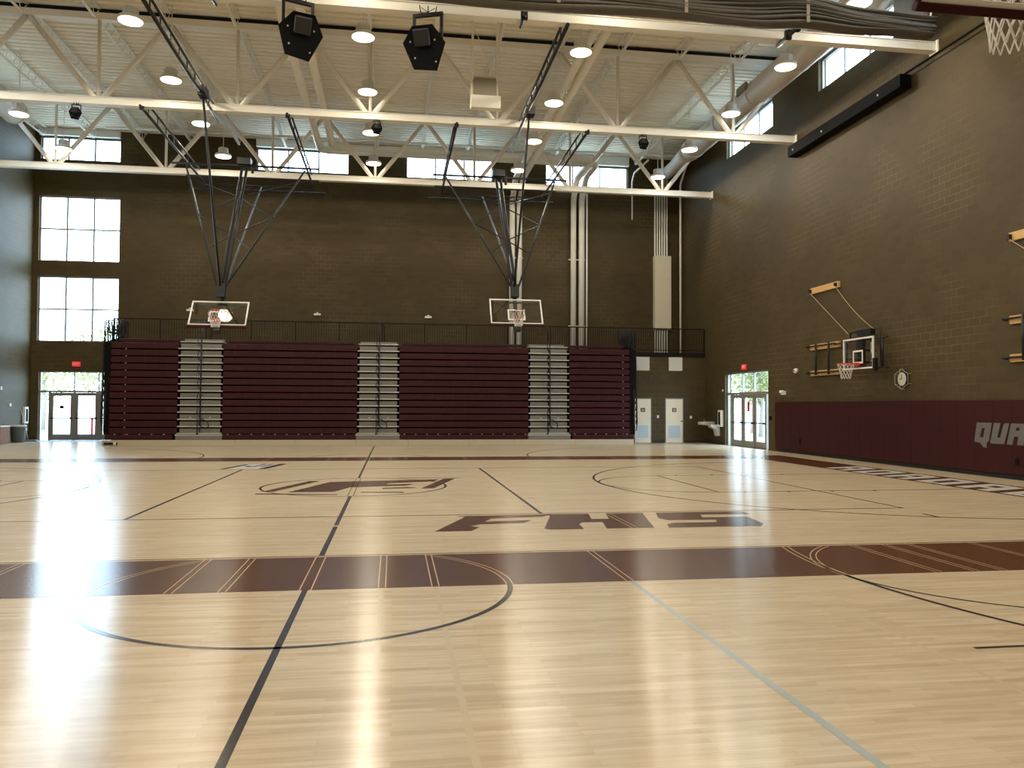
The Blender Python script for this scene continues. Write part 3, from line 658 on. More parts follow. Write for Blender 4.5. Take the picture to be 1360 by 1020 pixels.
# end rails: stacked black loops
for s_, x in ((-1, BX0-.10), (1, BX1+.12)):
    b = B(bo)
    b.box((x-.12, BY-.04, .45), (x+.12, 35.0, Z0+NR*RH-.05)); b.build('end_panel', 'matte_black', bl)
    b = B(bo)
    for k in range(14):
        z = .95+k*.285; y = BY-.12+.02*k; o_ = s_*.14
        b.tube([(x+o_, y, z-.35), (x+o_+s_*.05, y, z), (x+o_+s_*.05, y, z+.22), (x+o_, y, z+.31), (x+o_-s_*.08, y, z+.27), (x+o_-s_*.10, y, z-.1)], .022, 6)
        b.box((x+o_+s_*.05-.02, y-.02, z+.02), (x+o_+s_*.05+.02, y+.02, z+.06))
    for k in range(7):
        y = BY+.05+.2*k; zt = 4.95+.02*k; b.tube([(x-s_*.02, y, 3.9), (x+s_*(.10-.03*k), y, zt-.1), (x+s_*(.08-.03*k), y, zt), (x-s_*(.10+.02*k), y+.02, zt-.03), (x-s_*(.14+.02*k), y+.03, zt-.4), (x-s_*.10, y, 4.1)], .024, 6)
        b.tube([(x+s_*.06, y, 4.45), (x-s_*.14, y, 4.5)], .02, 5)
    b.build('end_rail', 'black', bl)
b = B(bo); b.use('black').box((-11.1, BY-.3, .06), (-10.6, BY-.262, .15)); b.use('white').box((-10.75, BY-.305, .07), (-10.65, BY-.30, .16)); b.build('drive_switch', None, bl)

# ------------------------------------------------------------------ backboards, rims, nets
def rim_net(root, C, uv, vv, nn, rad=.229, cm='orange', netr=.006, mount=.15, nlen=1.0):
    """C centre of ring, uv across, vv away from the board; net hangs straight down"""
    o = Vector((0, 0, 0))
    ring = [C+uv*rad*math.cos(2*PI*k/24)+vv*rad*math.sin(2*PI*k/24) for k in range(24)]
    b = B(); b.tube(ring, .011, 8, closed=True)
    p = C-vv*(rad+mount)
    b.bar(p+uv*.06+vv*.02, C-vv*rad, .10, .02, upv=nn); b.bar(p-nn*.02, p+vv*.14-nn*.02, .16, .10, upv=nn); b.bar(p-nn*.06, C-vv*(rad*.6)+uv*.12-nn*.02, .02, .02); b.bar(p-nn*.06, C-vv*(rad*.6)-uv*.12-nn*.02, .02, .02)
    rm = b.build('rim', cm, root)
    b = B(); K = 12; lv = [(1, 0), (.90, .085), (.78, .17), (.68, .255), (.60, .34), (.56, .43)]; P = []
    dn = Vector((0, 0, -1)); hu = Vector((uv.x, uv.y, 0)).normalized(); hv = Vector((vv.x, vv.y, 0)).normalized()
    for li, (s, d) in enumerate(lv):
        row = []
        for k in range(K):
            a = 2*PI*(k+(.5 if li % 2 else 0))/K; t = li/5
            q0 = C+uv*rad*s*math.cos(a)+vv*rad*s*math.sin(a); q1 = C+hu*rad*s*math.cos(a)+hv*rad*s*math.sin(a)
            row.append(q0.lerp(q1, min(1, t*1.3))+dn*d*nlen)
        P.append(row)
    for li in range(5):
        for k in range(K):
            j = (k-1) % K if li % 2 == 0 else (k+1) % K
            b.tube([P[li][k], P[li+1][k]], netr, 4); b.tube([P[li][k], P[li+1][j]], netr, 4)
    b.build('net', 'net', rm)
def board(root, T, w_=1.83, h=1.07, pad=True, cm='orange', netr=.006, rim=True, padh=.09, padm='pad', nlen=1.0):
    """board in local frame: x across, z up (0 = bottom), front faces -y"""
    R = T.to_3x3()
    b = B(mtx=T); f = .045
    b.box((-w_/2, -.012, 0), (w_/2, .03, f)); b.box((-w_/2, -.012, h-f), (w_/2, .03, h)); b.box((-w_/2, -.012, f), (-w_/2+f, .03, h-f)); b.box((w_/2-f, -.012, f), (w_/2, .03, h-f))
    fr = b.build('board_frame', 'white', root)
    b = B(mtx=T); b.face([(-w_/2+f, 0, f), (w_/2-f, 0, f), (w_/2-f, 0, h-f), (-w_/2+f, 0, h-f)]); b.build('glass_panel', 'bglass', root)
    sw, sh, sz = .61*w_/1.83, .457*h/1.07, .16; t = .05
    b = B(mtx=T); b.box((-sw/2, -.006, sz), (sw/2, -.002, sz+t)); b.box((-sw/2, -.006, sz+sh-t), (sw/2, -.002, sz+sh)); b.box((-sw/2, -.006, sz+t), (-sw/2+t, -.002, sz+sh-t)); b.box((sw/2-t, -.006, sz+t), (sw/2, -.002, sz+sh-t)); b.build('target_square', 'white', root)
    if pad:
        b = B(mtx=T); b.box((-w_/2-.03, -.03, -padh), (w_/2+.03, .05, .0)); b.box((-w_/2-.03, -.02, 0), (-w_/2-.001, .05, .35)); b.box((w_/2+.001, -.02, 0), (w_/2+.03, .05, .35)); b.build('edge_pad', padm, root, bevel=.012)
    if rim:
        C = T @ Vector((0, -.15-.229, .15)); rim_net(root, C, R @ Vector((1, 0, 0)), R @ Vector((0, -1, 0)), R @ Vector((0, 0, 1)), cm=cm, netr=netr, nlen=nlen)
def lattice(b, p0, p1, sep, r, n, zig=False):
    p0, p1 = Vector(p0), Vector(p1); b.tube([p0, p1], r, 8); b.tube([p0.lerp(p1, .10)+sep, p0.lerp(p1, .93)+sep], r*.75, 6)
    for i in range(n+1):
        t = .10+.83*i/n; a = p0.lerp(p1, t); b.tube([a, a+sep], r*.4, 4)
        if zig and i < n: b.tube([a, p0.lerp(p1, t+.83/n)+sep], r*.4, 4)
def ceiling_hoop(xc, xm_top, hubz, tilt, label, cm):
    root = empty('ceiling_hoop', (xc, 32, 10.9), label, 'basketball hoop')
    inv = Matrix.Translation((-xc, -32, -10.9))
    def BB(): return B(off=(xc, 32, 10.9))
    for dx in (-2.22, 2.25):
        b = BB(); lattice(b, (xc+dx, 26.35, 11.0), (xc+dx, 34.95, 10.95), Vector((0, 0, .34)), .045, 7)
        b.box((xc+dx-.07, 26.5, 10.95), (xc+dx+.07, 26.62, 11.05)); b.build('side_rail', 'black', root)
    b = BB(); lattice(b, (xc-.08, 19.0, 10.98), (xc-.08, 27.4, 10.98), Vector((0, 0, .32)), .052, 8); b.build('centre_rail', 'black', root)
    b = BB(); b.tube([(xc-2.75, 32.0, 10.88), (xc+2.72, 32.0, 10.88)], .045, 8); b.tube([(xc-2.6, 33.6, 10.86), (xc+2.6, 33.6, 10.86)], .035, 8); b.build('pivot_bar', 'black', root)
    b = BB(); lattice(b, (xc-2.8, 34.95, 10.70), (xc+2.75, 34.95, 10.70), Vector((.0, 0, .2)), .04, 10, True); b.build('cross_bar', 'black', root)
    hub = Vector((xc-.02, 27.95, hubz)); top = Vector((xm_top, 32.0, 10.8))
    b = BB(); b.tube([top+Vector((-.09, 0, 0)), hub+Vector((-.06, 0, 0))], .055, 10); b.tube([top+Vector((.09, 0, 0)), hub+Vector((.06, 0, 0))], .055, 10)
    d = (hub-top)
    b.build('mast', 'black', root)
    b = BB(); b.box((xm_top-.25, 31.8, 10.9), (xm_top+.25, 32.2, 11.15)); b.tube([(xm_top+.3, 32, 10.95), (xm_top+.3, 32, 10.6)], .05, 8); b.build('winch', 'black', root)
    ends = [Vector((xc-2.22, 32.0, 10.8)), Vector((xc+2.22, 32.0, 10.8))]
    for e in ends:
        s = -1 if e.x < xc else 1
        h2 = hub+Vector((s*.14, 0, .25)); b = BB(); b.tube([e, h2], .038, 8)
        E = lambda t: e.lerp(h2, t)
        Mt = lambda t: top.lerp(hub, t)
        for a, c in ((E(.12), Mt(.26)), (Mt(.26), E(.45)), (E(.45), Mt(.57)), (Mt(.57), E(.72))): b.tube([a, c], .024, 5)
        b.lathe(E(.45), [(.05, -.05), (.05, .05)], 8); b.build('side_brace', 'black', root)
    b = BB(); b.tube([(xc+.15 if xc < 0 else xc-.45, 34.6, 10.75), hub+Vector((.08, .1, .2))], .038, 8); b.build('rear_brace', 'brace', root)
    b = BB(); b.tube([(xc-.02, 24.9, 10.98), hub+Vector((-.03, 0, .05))], .038, 8); b.box((xc-.12, 24.7, 10.85), (xc+.12, 25.1, 11.1)); b.build('front_brace', 'black', root)
    b = BB(); b.bar(hub+Vector((0, 0, .3)), hub+Vector((0, -.05, -.15)), .28, .24); b.build('hub', 'black', root)
    # board hangs from the hub, bottom swung towards the camera
    T = Matrix.Translation(hub+Vector((0, -.65, -1.15))) @ Matrix.Rotation(-math.radians(tilt), 4, 'X')
    Tl = inv @ T
    b = BB(); b.mtx = T; b.bar((0, .10, -.1), (0, .10, 1.35), .13, .10, upv=(0, 1, 0)); b.box((-.12, .0, -.22), (.12, .18, -.06)); b.bar((0, .08, .55), (-.75, .06, 1.0), .04); b.bar((0, .08, .55), (.75, .06, 1.0), .04); b.box((-.85, .032, .93), (.85, .06, .98)); b.build('board_mount', 'black', root)
    board(root, Tl, cm=cm)
ceiling_hoop(-5.72, -5.78, 5.38, 36.5, 'ceiling-hung basketball hoop, the left of two over the bleacher, lamp glare on its glass', 'orange')
ceiling_hoop(4.22, 4.12, 5.62, 31, 'ceiling-hung basketball hoop, the right of two over the bleacher, in front of white pipes', 'pink')
# rails of the hoops of the near half, ends seen under the truss
for k, x in enumerate((-4.18, 3.02, 9.75)):
    b = B((x, 19, 10.95)); b.tube([(x, 18.0, 10.98), (x, 19.3, 10.98)], .055, 8); b.box((x-.08, 18.25, 10.9), (x+.08, 18.35, 11.12)); b.box((x-.08, 18.7, 10.9), (x+.08, 18.8, 11.12)); b.tube([(x-.14, 18.5, 11.0), (x+.14, 18.5, 11.0)], .03, 6)
    tag(b.build('hoop_rail', 'black'), ['end of a black hoop rail left of the left large speaker', 'end of a black hoop rail by the folded curtain, right of the hanging beige unit', 'end of a black hoop rail below the curtain, near the right wall lamps'][k], 'hoop rail', None)

# near hoop at the top right corner, faces away from the camera
NX, NY, NZ = 4.95, 5.60, 4.78
root = empty('ceiling_hoop', (NX, NY, NZ), 'raised basketball hoop at the top right corner, seen from behind with its white net', 'basketball hoop')
T = Matrix.Rotation(PI, 4, 'Z') @ Matrix.Rotation(-math.radians(34), 4, 'X')
board(root, T, w_=1.92, padh=.07, netr=.0075, nlen=1.25)
b = B((NX, NY, NZ)); tp = Vector((NX, NY-.75, NZ+1.25)); q = Vector((NX, 1.4, 10.9)); b.tube([tp+Vector((-.07, 0, 0)), q+Vector((-.09, 0, 0))], .055, 8); b.tube([tp+Vector((.07, 0, 0)), q+Vector((.09, 0, 0))], .055, 8); b.build('mast', 'black', root)
b = B((NX, NY, NZ)); b.bar((NX, NY-.12, NZ+.02), (NX, NY-.80, NZ+1.3), .13, .10); b.build('board_mount', 'black', root)
b = B((NX, NY, NZ)); b.tube([(NX-2.5, 1.4, 10.95), (NX+2.5, 1.4, 10.95)], .05, 8); b.tube([(NX-2.2, 1.4, 10.98), (NX-2.2, 11.6, 10.98)], .05, 8); b.tube([(NX+2.2, 1.4, 10.98), (NX+2.2, 11.6, 10.98)], .05, 8); b.build('support_frame', 'black', root)

# ------------------------------------------------------------------ side-folding wall hoops
def wall_hoop(dy, label):
    root = empty('wall_hoop', (14.05, 24.7+dy, 3.2), label, 'basketball hoop'); O = (14.05, 24.7, 3.2)
    for z in (3.60, 3.80): pass
    b = B(O); b.box((14.07, 23.86, 3.58), (14.15, 25.62, 3.77)); b.box((14.07, 23.86, 2.70), (14.15, 25.62, 2.88)); b.build('wall_plank', 'pine', root)
    b = B(O)
    for z in (3.70, 2.80): b.tube([(14.0, 25.75, z), (14.0, 23.9, z)], .028, 8); b.tube([(14.0, 25.68, z-.02), (14.07, 25.68, z-.02)], .03, 6)
    for y in (25.13, 24.33): b.tube([(14.0, y, 2.72), (14.0, y, 3.78)], .036, 8)
    b.build('wall_bracket', 'black', root)
    b = B(O)
    for z in (3.66, 2.80): b.tube([(13.98, 23.95, z), (13.92, 23.1, z), (13.9, 21.0, z)], .028, 8)
    for y in (23.1, 21.25, 22.3): b.tube([(13.9, y, 2.78), (13.9, y, 3.68)], .03, 8)
    b.tube([(13.88, 22.85, 3.68), (13.88, 22.85, 3.93), (13.88, 21.36, 3.93), (13.88, 21.28, 2.78)], .024, 8)
    for z in (3.3, 2.95): b.tube([(13.9, 21.6, z), (13.3, 21.4, z)], .03, 8)
    b.tube([(13.6, 21.7, 2.8), (13.6, 21.7, 3.6)], .04, 8); b.box((13.75, 21.6, 3.78), (13.9, 22.3, 3.95)); b.box((13.24, 21.2, 2.8), (13.34, 21.5, 3.6))
    b.build('folding_arm', 'black', root)
    b = B(O); b.tube([(13.42, 21.15, 2.85), (13.42, 21.05, 3.0), (13.42, 21.05, 3.5)], .018, 6); b.build('height_strut', 'chrome', root)
    T = Matrix.Translation((13.2-O[0], 21.36-O[1], 2.74-O[2])) @ Matrix.Rotation(-PI/2, 4, 'Z')
    board(root, T, w_=1.50, h=.90, pad=False, cm='orange')
    b = B(O); b.box((13.17, 20.50, 2.66), (13.27, 20.62, 3.02)); b.build('edge_pad', 'dark', root, bevel=.01)
    b = B(O); b.box((14.08, 23.86, 5.50), (14.15, 25.62, 5.70)); b.build('hoist_plank', 'pine', root)
    b = B(O); b.box((14.0, 25.52, 5.53), (14.08, 25.62, 5.65)); b.box((14.0, 23.93, 5.55), (14.08, 24.0, 5.65)); b.build('hoist_hook', 'black', root)
    for y0, y1, sg in ((25.56, 23.0, 0), (23.96, 21.6, .12)):
        b = B(O); p, q = Vector((14.02, y0, 5.55)), Vector((13.9, y1, 3.9)); n = 8
        b.tube([p.lerp(q, i/n)-Vector((0, 0, sg*math.sin(PI*i/n))) for i in range(n+1)], .011, 5); b.build('cord', 'rope', root)
    return root
wall_hoop(0, 'glass basketball hoop folded sideways on the right wall, next to the clock'); 
r2_ = wall_hoop(0, 'wall-mounted basketball hoop with pine planks at the right edge of the photo'); r2_.location.y -= 8.98

# ------------------------------------------------------------------ wall pads with lettering
PX = 14.03
t = empty('wall_padding', (PX, 28.1, .12), 'maroon wall padding along the foot of the right wall with silver lettering', 'wall padding'); O = (PX, 28.1, .12)
y = 28.13; first = None; npad = 0
while y > 3:
    if first is None:
        b = B((PX, y, .12)); b.box((PX, y-.609, .12), (XR-.005, y-.001, 1.83)); first = o = b.build('pad_panel', 'pad', t, bevel=.005)
    else: o = first.copy(); col.objects.link(o); o.parent = t
    o.location = (0, y-28.1, 0); y -= .61
b = B(O); b.box((XR-.03, 3, 0), (XR, 28.13, .115)); b.build('base_strip', 'blackbase', t)
def sl(y, z): return (y-(z-.8)*-.0, z)
LET = {'Q': [[(17.76, .82), (17.66, 1.29), (17.17, 1.29), (17.27, .86), (17.35, .80), (17.34, .69), (17.46, .70), (17.56, .80)], [(17.56, .94), (17.49, 1.16), (17.40, 1.16), (17.46, .94)]],
       'U': [[(17.23, .82), (17.10, 1.29), (16.89, 1.29), (17.00, .95), (16.91, .95), (16.80, 1.26), (16.76, 1.29), (16.62, 1.29), (16.79, .80), (17.20, .80)]],
       'A': [[(16.71, .80), (16.57, 1.29), (16.10, 1.29), (16.22, .80), (16.40, .80), (16.36, .99), (16.48, .99), (16.54, .80)], [(16.43, 1.13), (16.41, 1.20), (16.31, 1.20), (16.33, 1.13)]]}
for k, P in LET.items():
    b = B(O)
    pts = P[0]
    if len(P) == 1: b.prism(pts, PX-.012, PX-.001, 'yz')
    else:
        b.use('silver').prism(pts, PX-.010, PX-.001, 'yz'); b.use('pad').prism(P[1], PX-.013, PX-.0105, 'yz')
    b.build('pad_letter', 'silver', t)

# small items on the right wall
t = empty('wall_clock', (14.05, 20.61, 2.44), 'round white wall clock in a wire guard on the right wall', 'clock')
O = (14.05, 20.61, 2.44)
b = B(O); b.lathe((14.15, 20.61, 2.44), [(.19, 0), (.205, -.03), (.205, -.08), (.19, -.09)], 28, 'x'); b.build('case', 'black', t)
b = B(O); b.lathe((14.06, 20.61, 2.44), [(.185, 0), (.185, -.004)], 28, 'x'); d = b.build('dial', 'dial', t)
b = B(O); b.box((14.05, 20.60, 2.44), (14.054, 20.62, 2.56)); b.box((14.05, 20.61, 2.43), (14.054, 20.70, 2.45)); b.build('clock_hand', 'black', d)
b = B(O)
for k in range(6):
    a, c = PI/3*k+.5, PI/3*(k+1)+.5; p = (14.04, 20.61+.34*math.cos(a), 2.44+.28*math.sin(a)); q = (14.04, 20.61+.34*math.cos(c), 2.44+.28*math.sin(c)); b.tube([p, q], .006, 5); b.tube([p, (14.14, p[1], p[2])], .006, 5)
b.tube([(14.0, 20.61, 2.16), (13.98, 20.61, 2.44), (14.0, 20.61, 2.72)], .006, 5); b.build('wire_guard', 'nose', t)
def exit_sign(loc, ax, label, s):
    t = empty('exit_sign', loc, label, 'exit sign'); x, y, z = loc
    if ax == 1:
        b = B(loc); b.box((x-.17, y-.07, z-.11), (x+.17, y-.01, z+.11)); b.build('sign_box', 'exit', t)
        text_mesh('EXIT', .15, 'white', 'sign_lettering', t, Matrix.Translation((0, -.072, 0)) @ Matrix.Rotation(PI/2, 4, 'X'))
    else:
        b = B(loc); b.box((x-.07, y-.17, z-.11), (x-.01, y+.17, z+.11)); b.build('sign_box', 'exit', t)
        text_mesh('EXIT', .15, 'white', 'sign_lettering', t, Matrix.Translation((-.072, 0, 0)) @ Matrix.Rotation(-PI/2, 4, 'Z') @ Matrix.Rotation(PI/2, 4, 'X'))
exit_sign((-14.21, YF, 3.45), 1, 'red exit sign above the left entrance doors', 1); exit_sign((XR, 30.95, 3.27), 0, 'red exit sign above the right entrance doors', 1)
def wall_light(loc, ax, label):
    t = empty('emergency_light', loc, label, 'emergency light'); x, y, z = loc; b = B(loc)
    if ax == 1:
        b.box((x-.16, y-.09, z-.05), (x+.16, y-.005, z+.05)); b.build('lamp_body', 'white', t, bevel=.01)
        b = B(loc); b.lathe((x, y-.06, z+.05), [(.05, 0), (.055, .04), (.03, .06)], 10); b.build('lamp_head', 'white', t)
    else:
        b.box((x-.08, y-.14, z-.07), (x-.005, y+.14, z+.07)); b.build('lamp_body', 'white', t, bevel=.01)
        b = B(loc); b.lathe((x-.08, y+.09, z+.04), [(.05, 0), (.06, -.05), (.04, -.07)], 10, 'x'); b.lathe((x-.08, y-.06, z+.04), [(.05, 0), (.06, -.05), (.04, -.07)], 10, 'x'); b.build('lamp_head', 'white', t)
wall_light((-9.33, YF, 6.0), 1, 'white emergency light on the far wall beside the left hoop board'); wall_light((-3.6, YF, 5.92), 1, 'white emergency light on the far wall between the two hoops, the left one'); wall_light((1.62, YF, 5.9), 1, 'white emergency light on the far wall between the two hoops, the right one')
wall_light((XR, 27.6, 2.16), 0, 'white emergency light on the right wall above the end of the padding')
def puck(name, loc, ax, r, h, label, cat, m1='white', m2='matte_black'):
    t = empty(name, loc, label, cat); b = B(loc); b.lathe(loc, [(r, 0), (r, -h*.6), (r*.7, -h)], 16, 'x' if ax == 0 else 'y'); b.build('body', m1, t)
    b = B(loc); q = (loc[0]-h-.001, loc[1], loc[2]) if ax == 0 else (loc[0], loc[1]-h-.001, loc[2]); b.lathe(q, [(r*.4, 0), (r*.3, -.01)], 12, 'x' if ax == 0 else 'y'); b.build('lens', m2, t)
puck('security_camera', (XR, 26.67, 2.93), 0, .09, .12, 'small round white camera on the right wall left of the wall hoop', 'camera')
puck('motion_sensor', (XR, 33.15, 2.35), 0, .05, .05, 'tiny white sensor on the right wall left of the right entrance doors', 'sensor')
def plate(name, a, c, label, cat, m): b = B(((a[0]+c[0])/2, (a[1]+c[1])/2, a[2])); b.box(a, c); return tag(b.build(name, m, loc=((a[0]+c[0])/2, (a[1]+c[1])/2, a[2]), bevel=.004), label, cat)
plate('light_switch', (11.86, MZ_Y-.02, 1.12), (11.95, MZ_Y, 1.25), 'white light switch on the block wall between the two birch doors', 'switch', 'white')
plate('light_switch', (13.42, MZ_Y-.02, 1.10), (13.52, MZ_Y, 1.23), 'white light switch right of the right birch door, above the fountain', 'switch', 'white')
plate('pull_station', (XR-.05, 28.62, 1.15), (XR, 28.74, 1.30), 'small dark pull station on the right wall beside the right entrance doors', 'pull station', 'matte_black')
plate('wall_outlet', (PX-.012, 26.2, .36), (PX-.001, 26.32, .54), 'small black outlet cover low in the maroon padding near the door', 'outlet', 'matte_black')
plate('wall_outlet', (PX-.012, 16.35, .34), (PX-.001, 16.47, .50), 'small black outlet cover in the maroon padding below the silver lettering', 'outlet', 'matte_black')
plate('wall_thermostat', (XL, 36.85, 1.53), (XL+.03, 36.98, 1.66), 'small white plate on the left wall above the grey bin', 'wall plate', 'white')
plate('wall_thermostat', (XL, 36.05, 2.22), (XL+.03, 36.15, 2.36), 'small white plate at the left edge of the photo on the left wall', 'wall plate', 'white')
# grilles above the restroom doors
for k, x in enumerate((10.86, 12.42)):
    lab = ['square pale vent grille high on the block wall, nearest the bleacher', 'square pale vent grille high on the block wall above the right birch door'][k]
    t = empty('vent_grille', (x+.31, MZ_Y, 3.28), lab, 'vent grille'); O = (x+.31, MZ_Y, 3.28)
    b = B(O); b.box((x, MZ_Y-.03, 3.28), (x+.64, MZ_Y-.002, 3.34)); b.box((x, MZ_Y-.03, 3.84), (x+.64, MZ_Y-.002, 3.90)); b.box((x, MZ_Y-.03, 3.34), (x+.05, MZ_Y-.002, 3.84)); b.box((x+.59, MZ_Y-.03, 3.34), (x+.64, MZ_Y-.002, 3.84)); b.build('grille_frame', 'offwhite', t)
    b = B(O)
    for i in range(20): b.box((x+.05, MZ_Y-.024, 3.342+i*.025), (x+.59, MZ_Y-.010, 3.342+i*.025+.020))
    b.build('grille_blades', 'white', t)
# drinking fountain pair on the right wall
t = empty('drinking_fountain', (XR, 34.1, .45), 'grey wall-mounted drinking fountain in the right corner beside the birch door', 'drinking fountain'); O = (XR, 34.1, .45)
b = B(O); b.box((13.75, 34.05, .82), (XR-.01, 34.5, .98)); b.lathe((13.72, 34.28, .90), [(.23, -.06), (.26, .02), (.26, .07), (.2, .075)], 18); b.build('basin', 'nose', t, bevel=.015)
b = B(O); b.prism([(13.70, .86), (XR-.01, .86), (XR-.01, .38), (XR-.12, .36), (XR-.20, .66), (13.75, .74)], 33.45, 33.80, 'xz'); b.build('lower_basin', 'nose', t, bevel=.015)
b = B(O); b.tube([(13.78, 34.28, .97), (13.78, 34.28, 1.05), (13.70, 34.28, 1.06)], .015, 6); b.build('spout', 'chrome', t)
# white wall cabinets (extinguisher) near both entrances
def cabinet(loc, label, s):
    x, y, z = loc; t = empty('extinguisher_cabinet', loc, label, 'extinguisher cabinet')
    b = B(loc); b.box((min(x, x+s*.12), y-.16, z), (max(x, x+s*.12), y+.16, z+.72)); b.build('cabinet_body', 'white', t, bevel=.008)
    xx = x+s*.121; b = B(loc); b.box((min(xx, xx+s*.006), y-.10, z+.08), (max(xx, xx+s*.006), y+.10, z+.64)); b.build('cabinet_window', 'matte_black', t)
cabinet((XL+.002, 38.25, .78), 'white extinguisher cabinet on the left wall beside the left entrance', 1)
cabinet((XR-.002, 33.28, .78), 'white extinguisher cabinet on the right wall beside the right entrance', -1)

# long black case on the right wall
t = empty('screen_case', (14.0, 23.4, 10.5), 'long black case mounted high on the right wall with conduit above', 'screen case'); O = (14.0, 23.4, 10.5)
b = B(O); b.box((13.80, 20.2, 10.52), (XR-.005, 26.62, 10.90)); b.build('case_body', 'matte_black', t, bevel=.02)
b = B(O)
for y in (21.2, 24.3, 26.2): b.box((13.78, y, 10.66), (13.80, y+.05, 10.71))
b.build('case_fastener', 'nose', t)
b = B(O); b.tube([(14.11, 26.3, 10.9), (14.11, 26.2, 11.02), (14.11, 14.0, 11.0)], .022, 6); b.build('conduit', 'dark', t)
b = B(); b.box((XR-.012, YN, 10.84), (XR, 20.2, 10.88)); tag(b.build('trim_1', 'dark'), kind='structure')

# ------------------------------------------------------------------ divider curtain, folded up
t = empty('divider_curtain', (5, 17.7, 10.6), 'grey divider curtain folded up under the roof, its netting above, top right', 'curtain'); O = (5, 17.7, 10.6)
def sag(x, k=0):
    zb = 10.66
    d = (x+7)/19.9
    z = zb + .07*math.sin(d*PI*7+k*.6)*.5 + .10*math.exp(-((x-9.6)/.9)**2) - .08*math.exp(-((x-11)/1.0)**2)*.5
    return z
fold_y = [-.20, -.13, -.06, .01, .08, .15]
b = B(O); xs = [-7.2+20.1*i/110 for i in range(111)]
for k in range(7):
    # each fold is a flattened, slightly wavy roll
    pr = []
    for i, x in enumerate(xs):
        z = sag(x, k)+.055+k*.082*(1-.30*math.exp(-((x-12.9)/1.2)**2)); y = 17.7+.05*math.sin(k*2.1+x*.9)*.6-.02*k
        pr.append((x, y, z))
    rings = []
    for (x, y, z) in pr:
        rings.append([b.v((x, y+.20*(1-.05*k)*math.cos(a), z+.052*math.sin(a)+.012*math.sin(3*a+x*1.3+k))) for a in [2*PI*q/12 for q in range(12)]])
    for A, C in zip(rings, rings[1:]):
        for q in range(12):
            f = b.bm.faces.new((A[q], A[(q+1) % 12], C[(q+1) % 12], C[q])); f.smooth = True
    b.bm.faces.new(rings[0][::-1]); b.bm.faces.new(rings[-1])
b.build('vinyl_fold', 'curtain', t)
for x in (3.6, 6.6, 9.6): b = B(O); b.box((x-.04, 17.47, 10.72), (x+.04, 17.49, 11.2)); b.box((x-.04, 17.45, 11.2), (x+.04, 17.92, 11.22)); b.build('lift_strap', 'grille', t)
b = B(O); n = 60
for i in range(n):
    x0, x1 = -7.2+20.05*i/n, -7.2+20.05*(i+1)/n; y0, y1 = 17.7+.06*math.sin(x0*2.2), 17.7+.06*math.sin(x1*2.2)
    f = b.face([(x0, y0, 11.2), (x1, y1, 11.2), (x1, 17.7, 12.3), (x0, 17.7, 12.3)]); f.smooth = True
b.build('netting', 'netting', t, fix=False)
b = B(O); b.tube([(12.86, 17.7, 10.8), (12.92, 17.68, 11.3), (12.80, 17.7, 11.8), (12.85, 17.7, 12.3)], .022, 6); b.build('edge_rope', 'white', t)
b = B(O); b.tube([(-7.2, 17.7, 12.33), (12.3, 17.7, 12.33)], .03, 6)
for x in (-7, -3.5, 0, 3.5, 7, 10.5): b.tube([(x, 17.7, 12.33), (x, 17.7, 14.14)], .012, 5)
b.build('support_pipe', 'steel', t)

# ------------------------------------------------------------------ loudspeakers
def speaker(x, y, z, s, yaw, name, label, big=True):
    t = empty(name, (x, y, z), label, 'speaker'); O = (x, y, z)
    R = Matrix.Translation(O) @ Matrix.Rotation(yaw, 4, 'Z') @ Matrix.Rotation(math.radians(28 if big else 10), 4, 'X')
    b = B(O, R)
    # horn body: hexagonal front flaring from a narrower back
    fr = [(-.46, -.25, .10), (-.20, -.30, .42), (.24, -.30, .42), (.46, -.25, .05), (.22, -.30, -.48), (-.28, -.30, -.42)]
    bk = [(-.26, .28, .10), (-.14, .28, .30), (.14, .28, .30), (.26, .28, .08), (.14, .28, -.26), (-.16, .28, -.24)]
    F = [b.v((p[0]*s, p[1]*s, p[2]*s)) for p in fr]; K = [b.v((p[0]*s, p[1]*s, p[2]*s)) for p in bk]
    for i in range(6): b.bm.faces.new((F[i], F[(i+1) % 6], K[(i+1) % 6], K[i]))
    b.bm.faces.new(F[::-1]); b.bm.faces.new(K); b.build('cabinet', 'matte_black', t)
    b = B(O, R)
    b.box((-.17*s, -.42*s, .02*s), (.17*s, -.28*s, .36*s)); b.build('horn', 'black', t, bevel=.03*s)
    b = B(O, R)
    for px, pz in ((-.22, -.2), (.22, -.3), (-.28, .12), (.25, .12)): b.lathe((px*s, -.30*s, pz*s), [(.02*s, 0), (.014*s, -.012)], 8, 'y')
    b.build('bolt', 'nose', t)
    b = B(O, Matrix.Translation(O) @ Matrix.Rotation(yaw, 4, 'Z')); wd = .30*s
    b.bar((-wd, 0, .05*s), (-wd, 0, .66*s), .06*s, .05*s); b.bar((wd, 0, .05*s), (wd, 0, .66*s), .06*s, .05*s); b.bar((-wd-.03*s, 0, .66*s), (wd+.03*s, 0, .66*s), .07*s, .07*s); b.build('yoke', 'black', t)
    b = B(O)
    for dx in (-.15, .0, .15): b.tube([(x+dx*s, y, z+.68*s), (x+dx*s*1.2, y, 11.10)], .012, 5); b.tube([(x+dx*s, y+.08*s, z+.68*s), (x-dx*s, y+.1, 11.10)], .008, 4)
    b.build('hanging_wire', 'dark', t)
speaker(-2.26, 18.85, 10.22, 1.12, .35, 'loudspeaker', 'large black loudspeaker hanging under the truss, the left of the big pair')
speaker(.73, 18.85, 10.14, 1.12, -.35, 'loudspeaker', 'large black loudspeaker hanging under the truss, the right of the big pair')
speaker(-9.9, 26.6, 10.72, .42, .1, 'loudspeaker', 'small black speaker under the middle truss above the left windows', False)
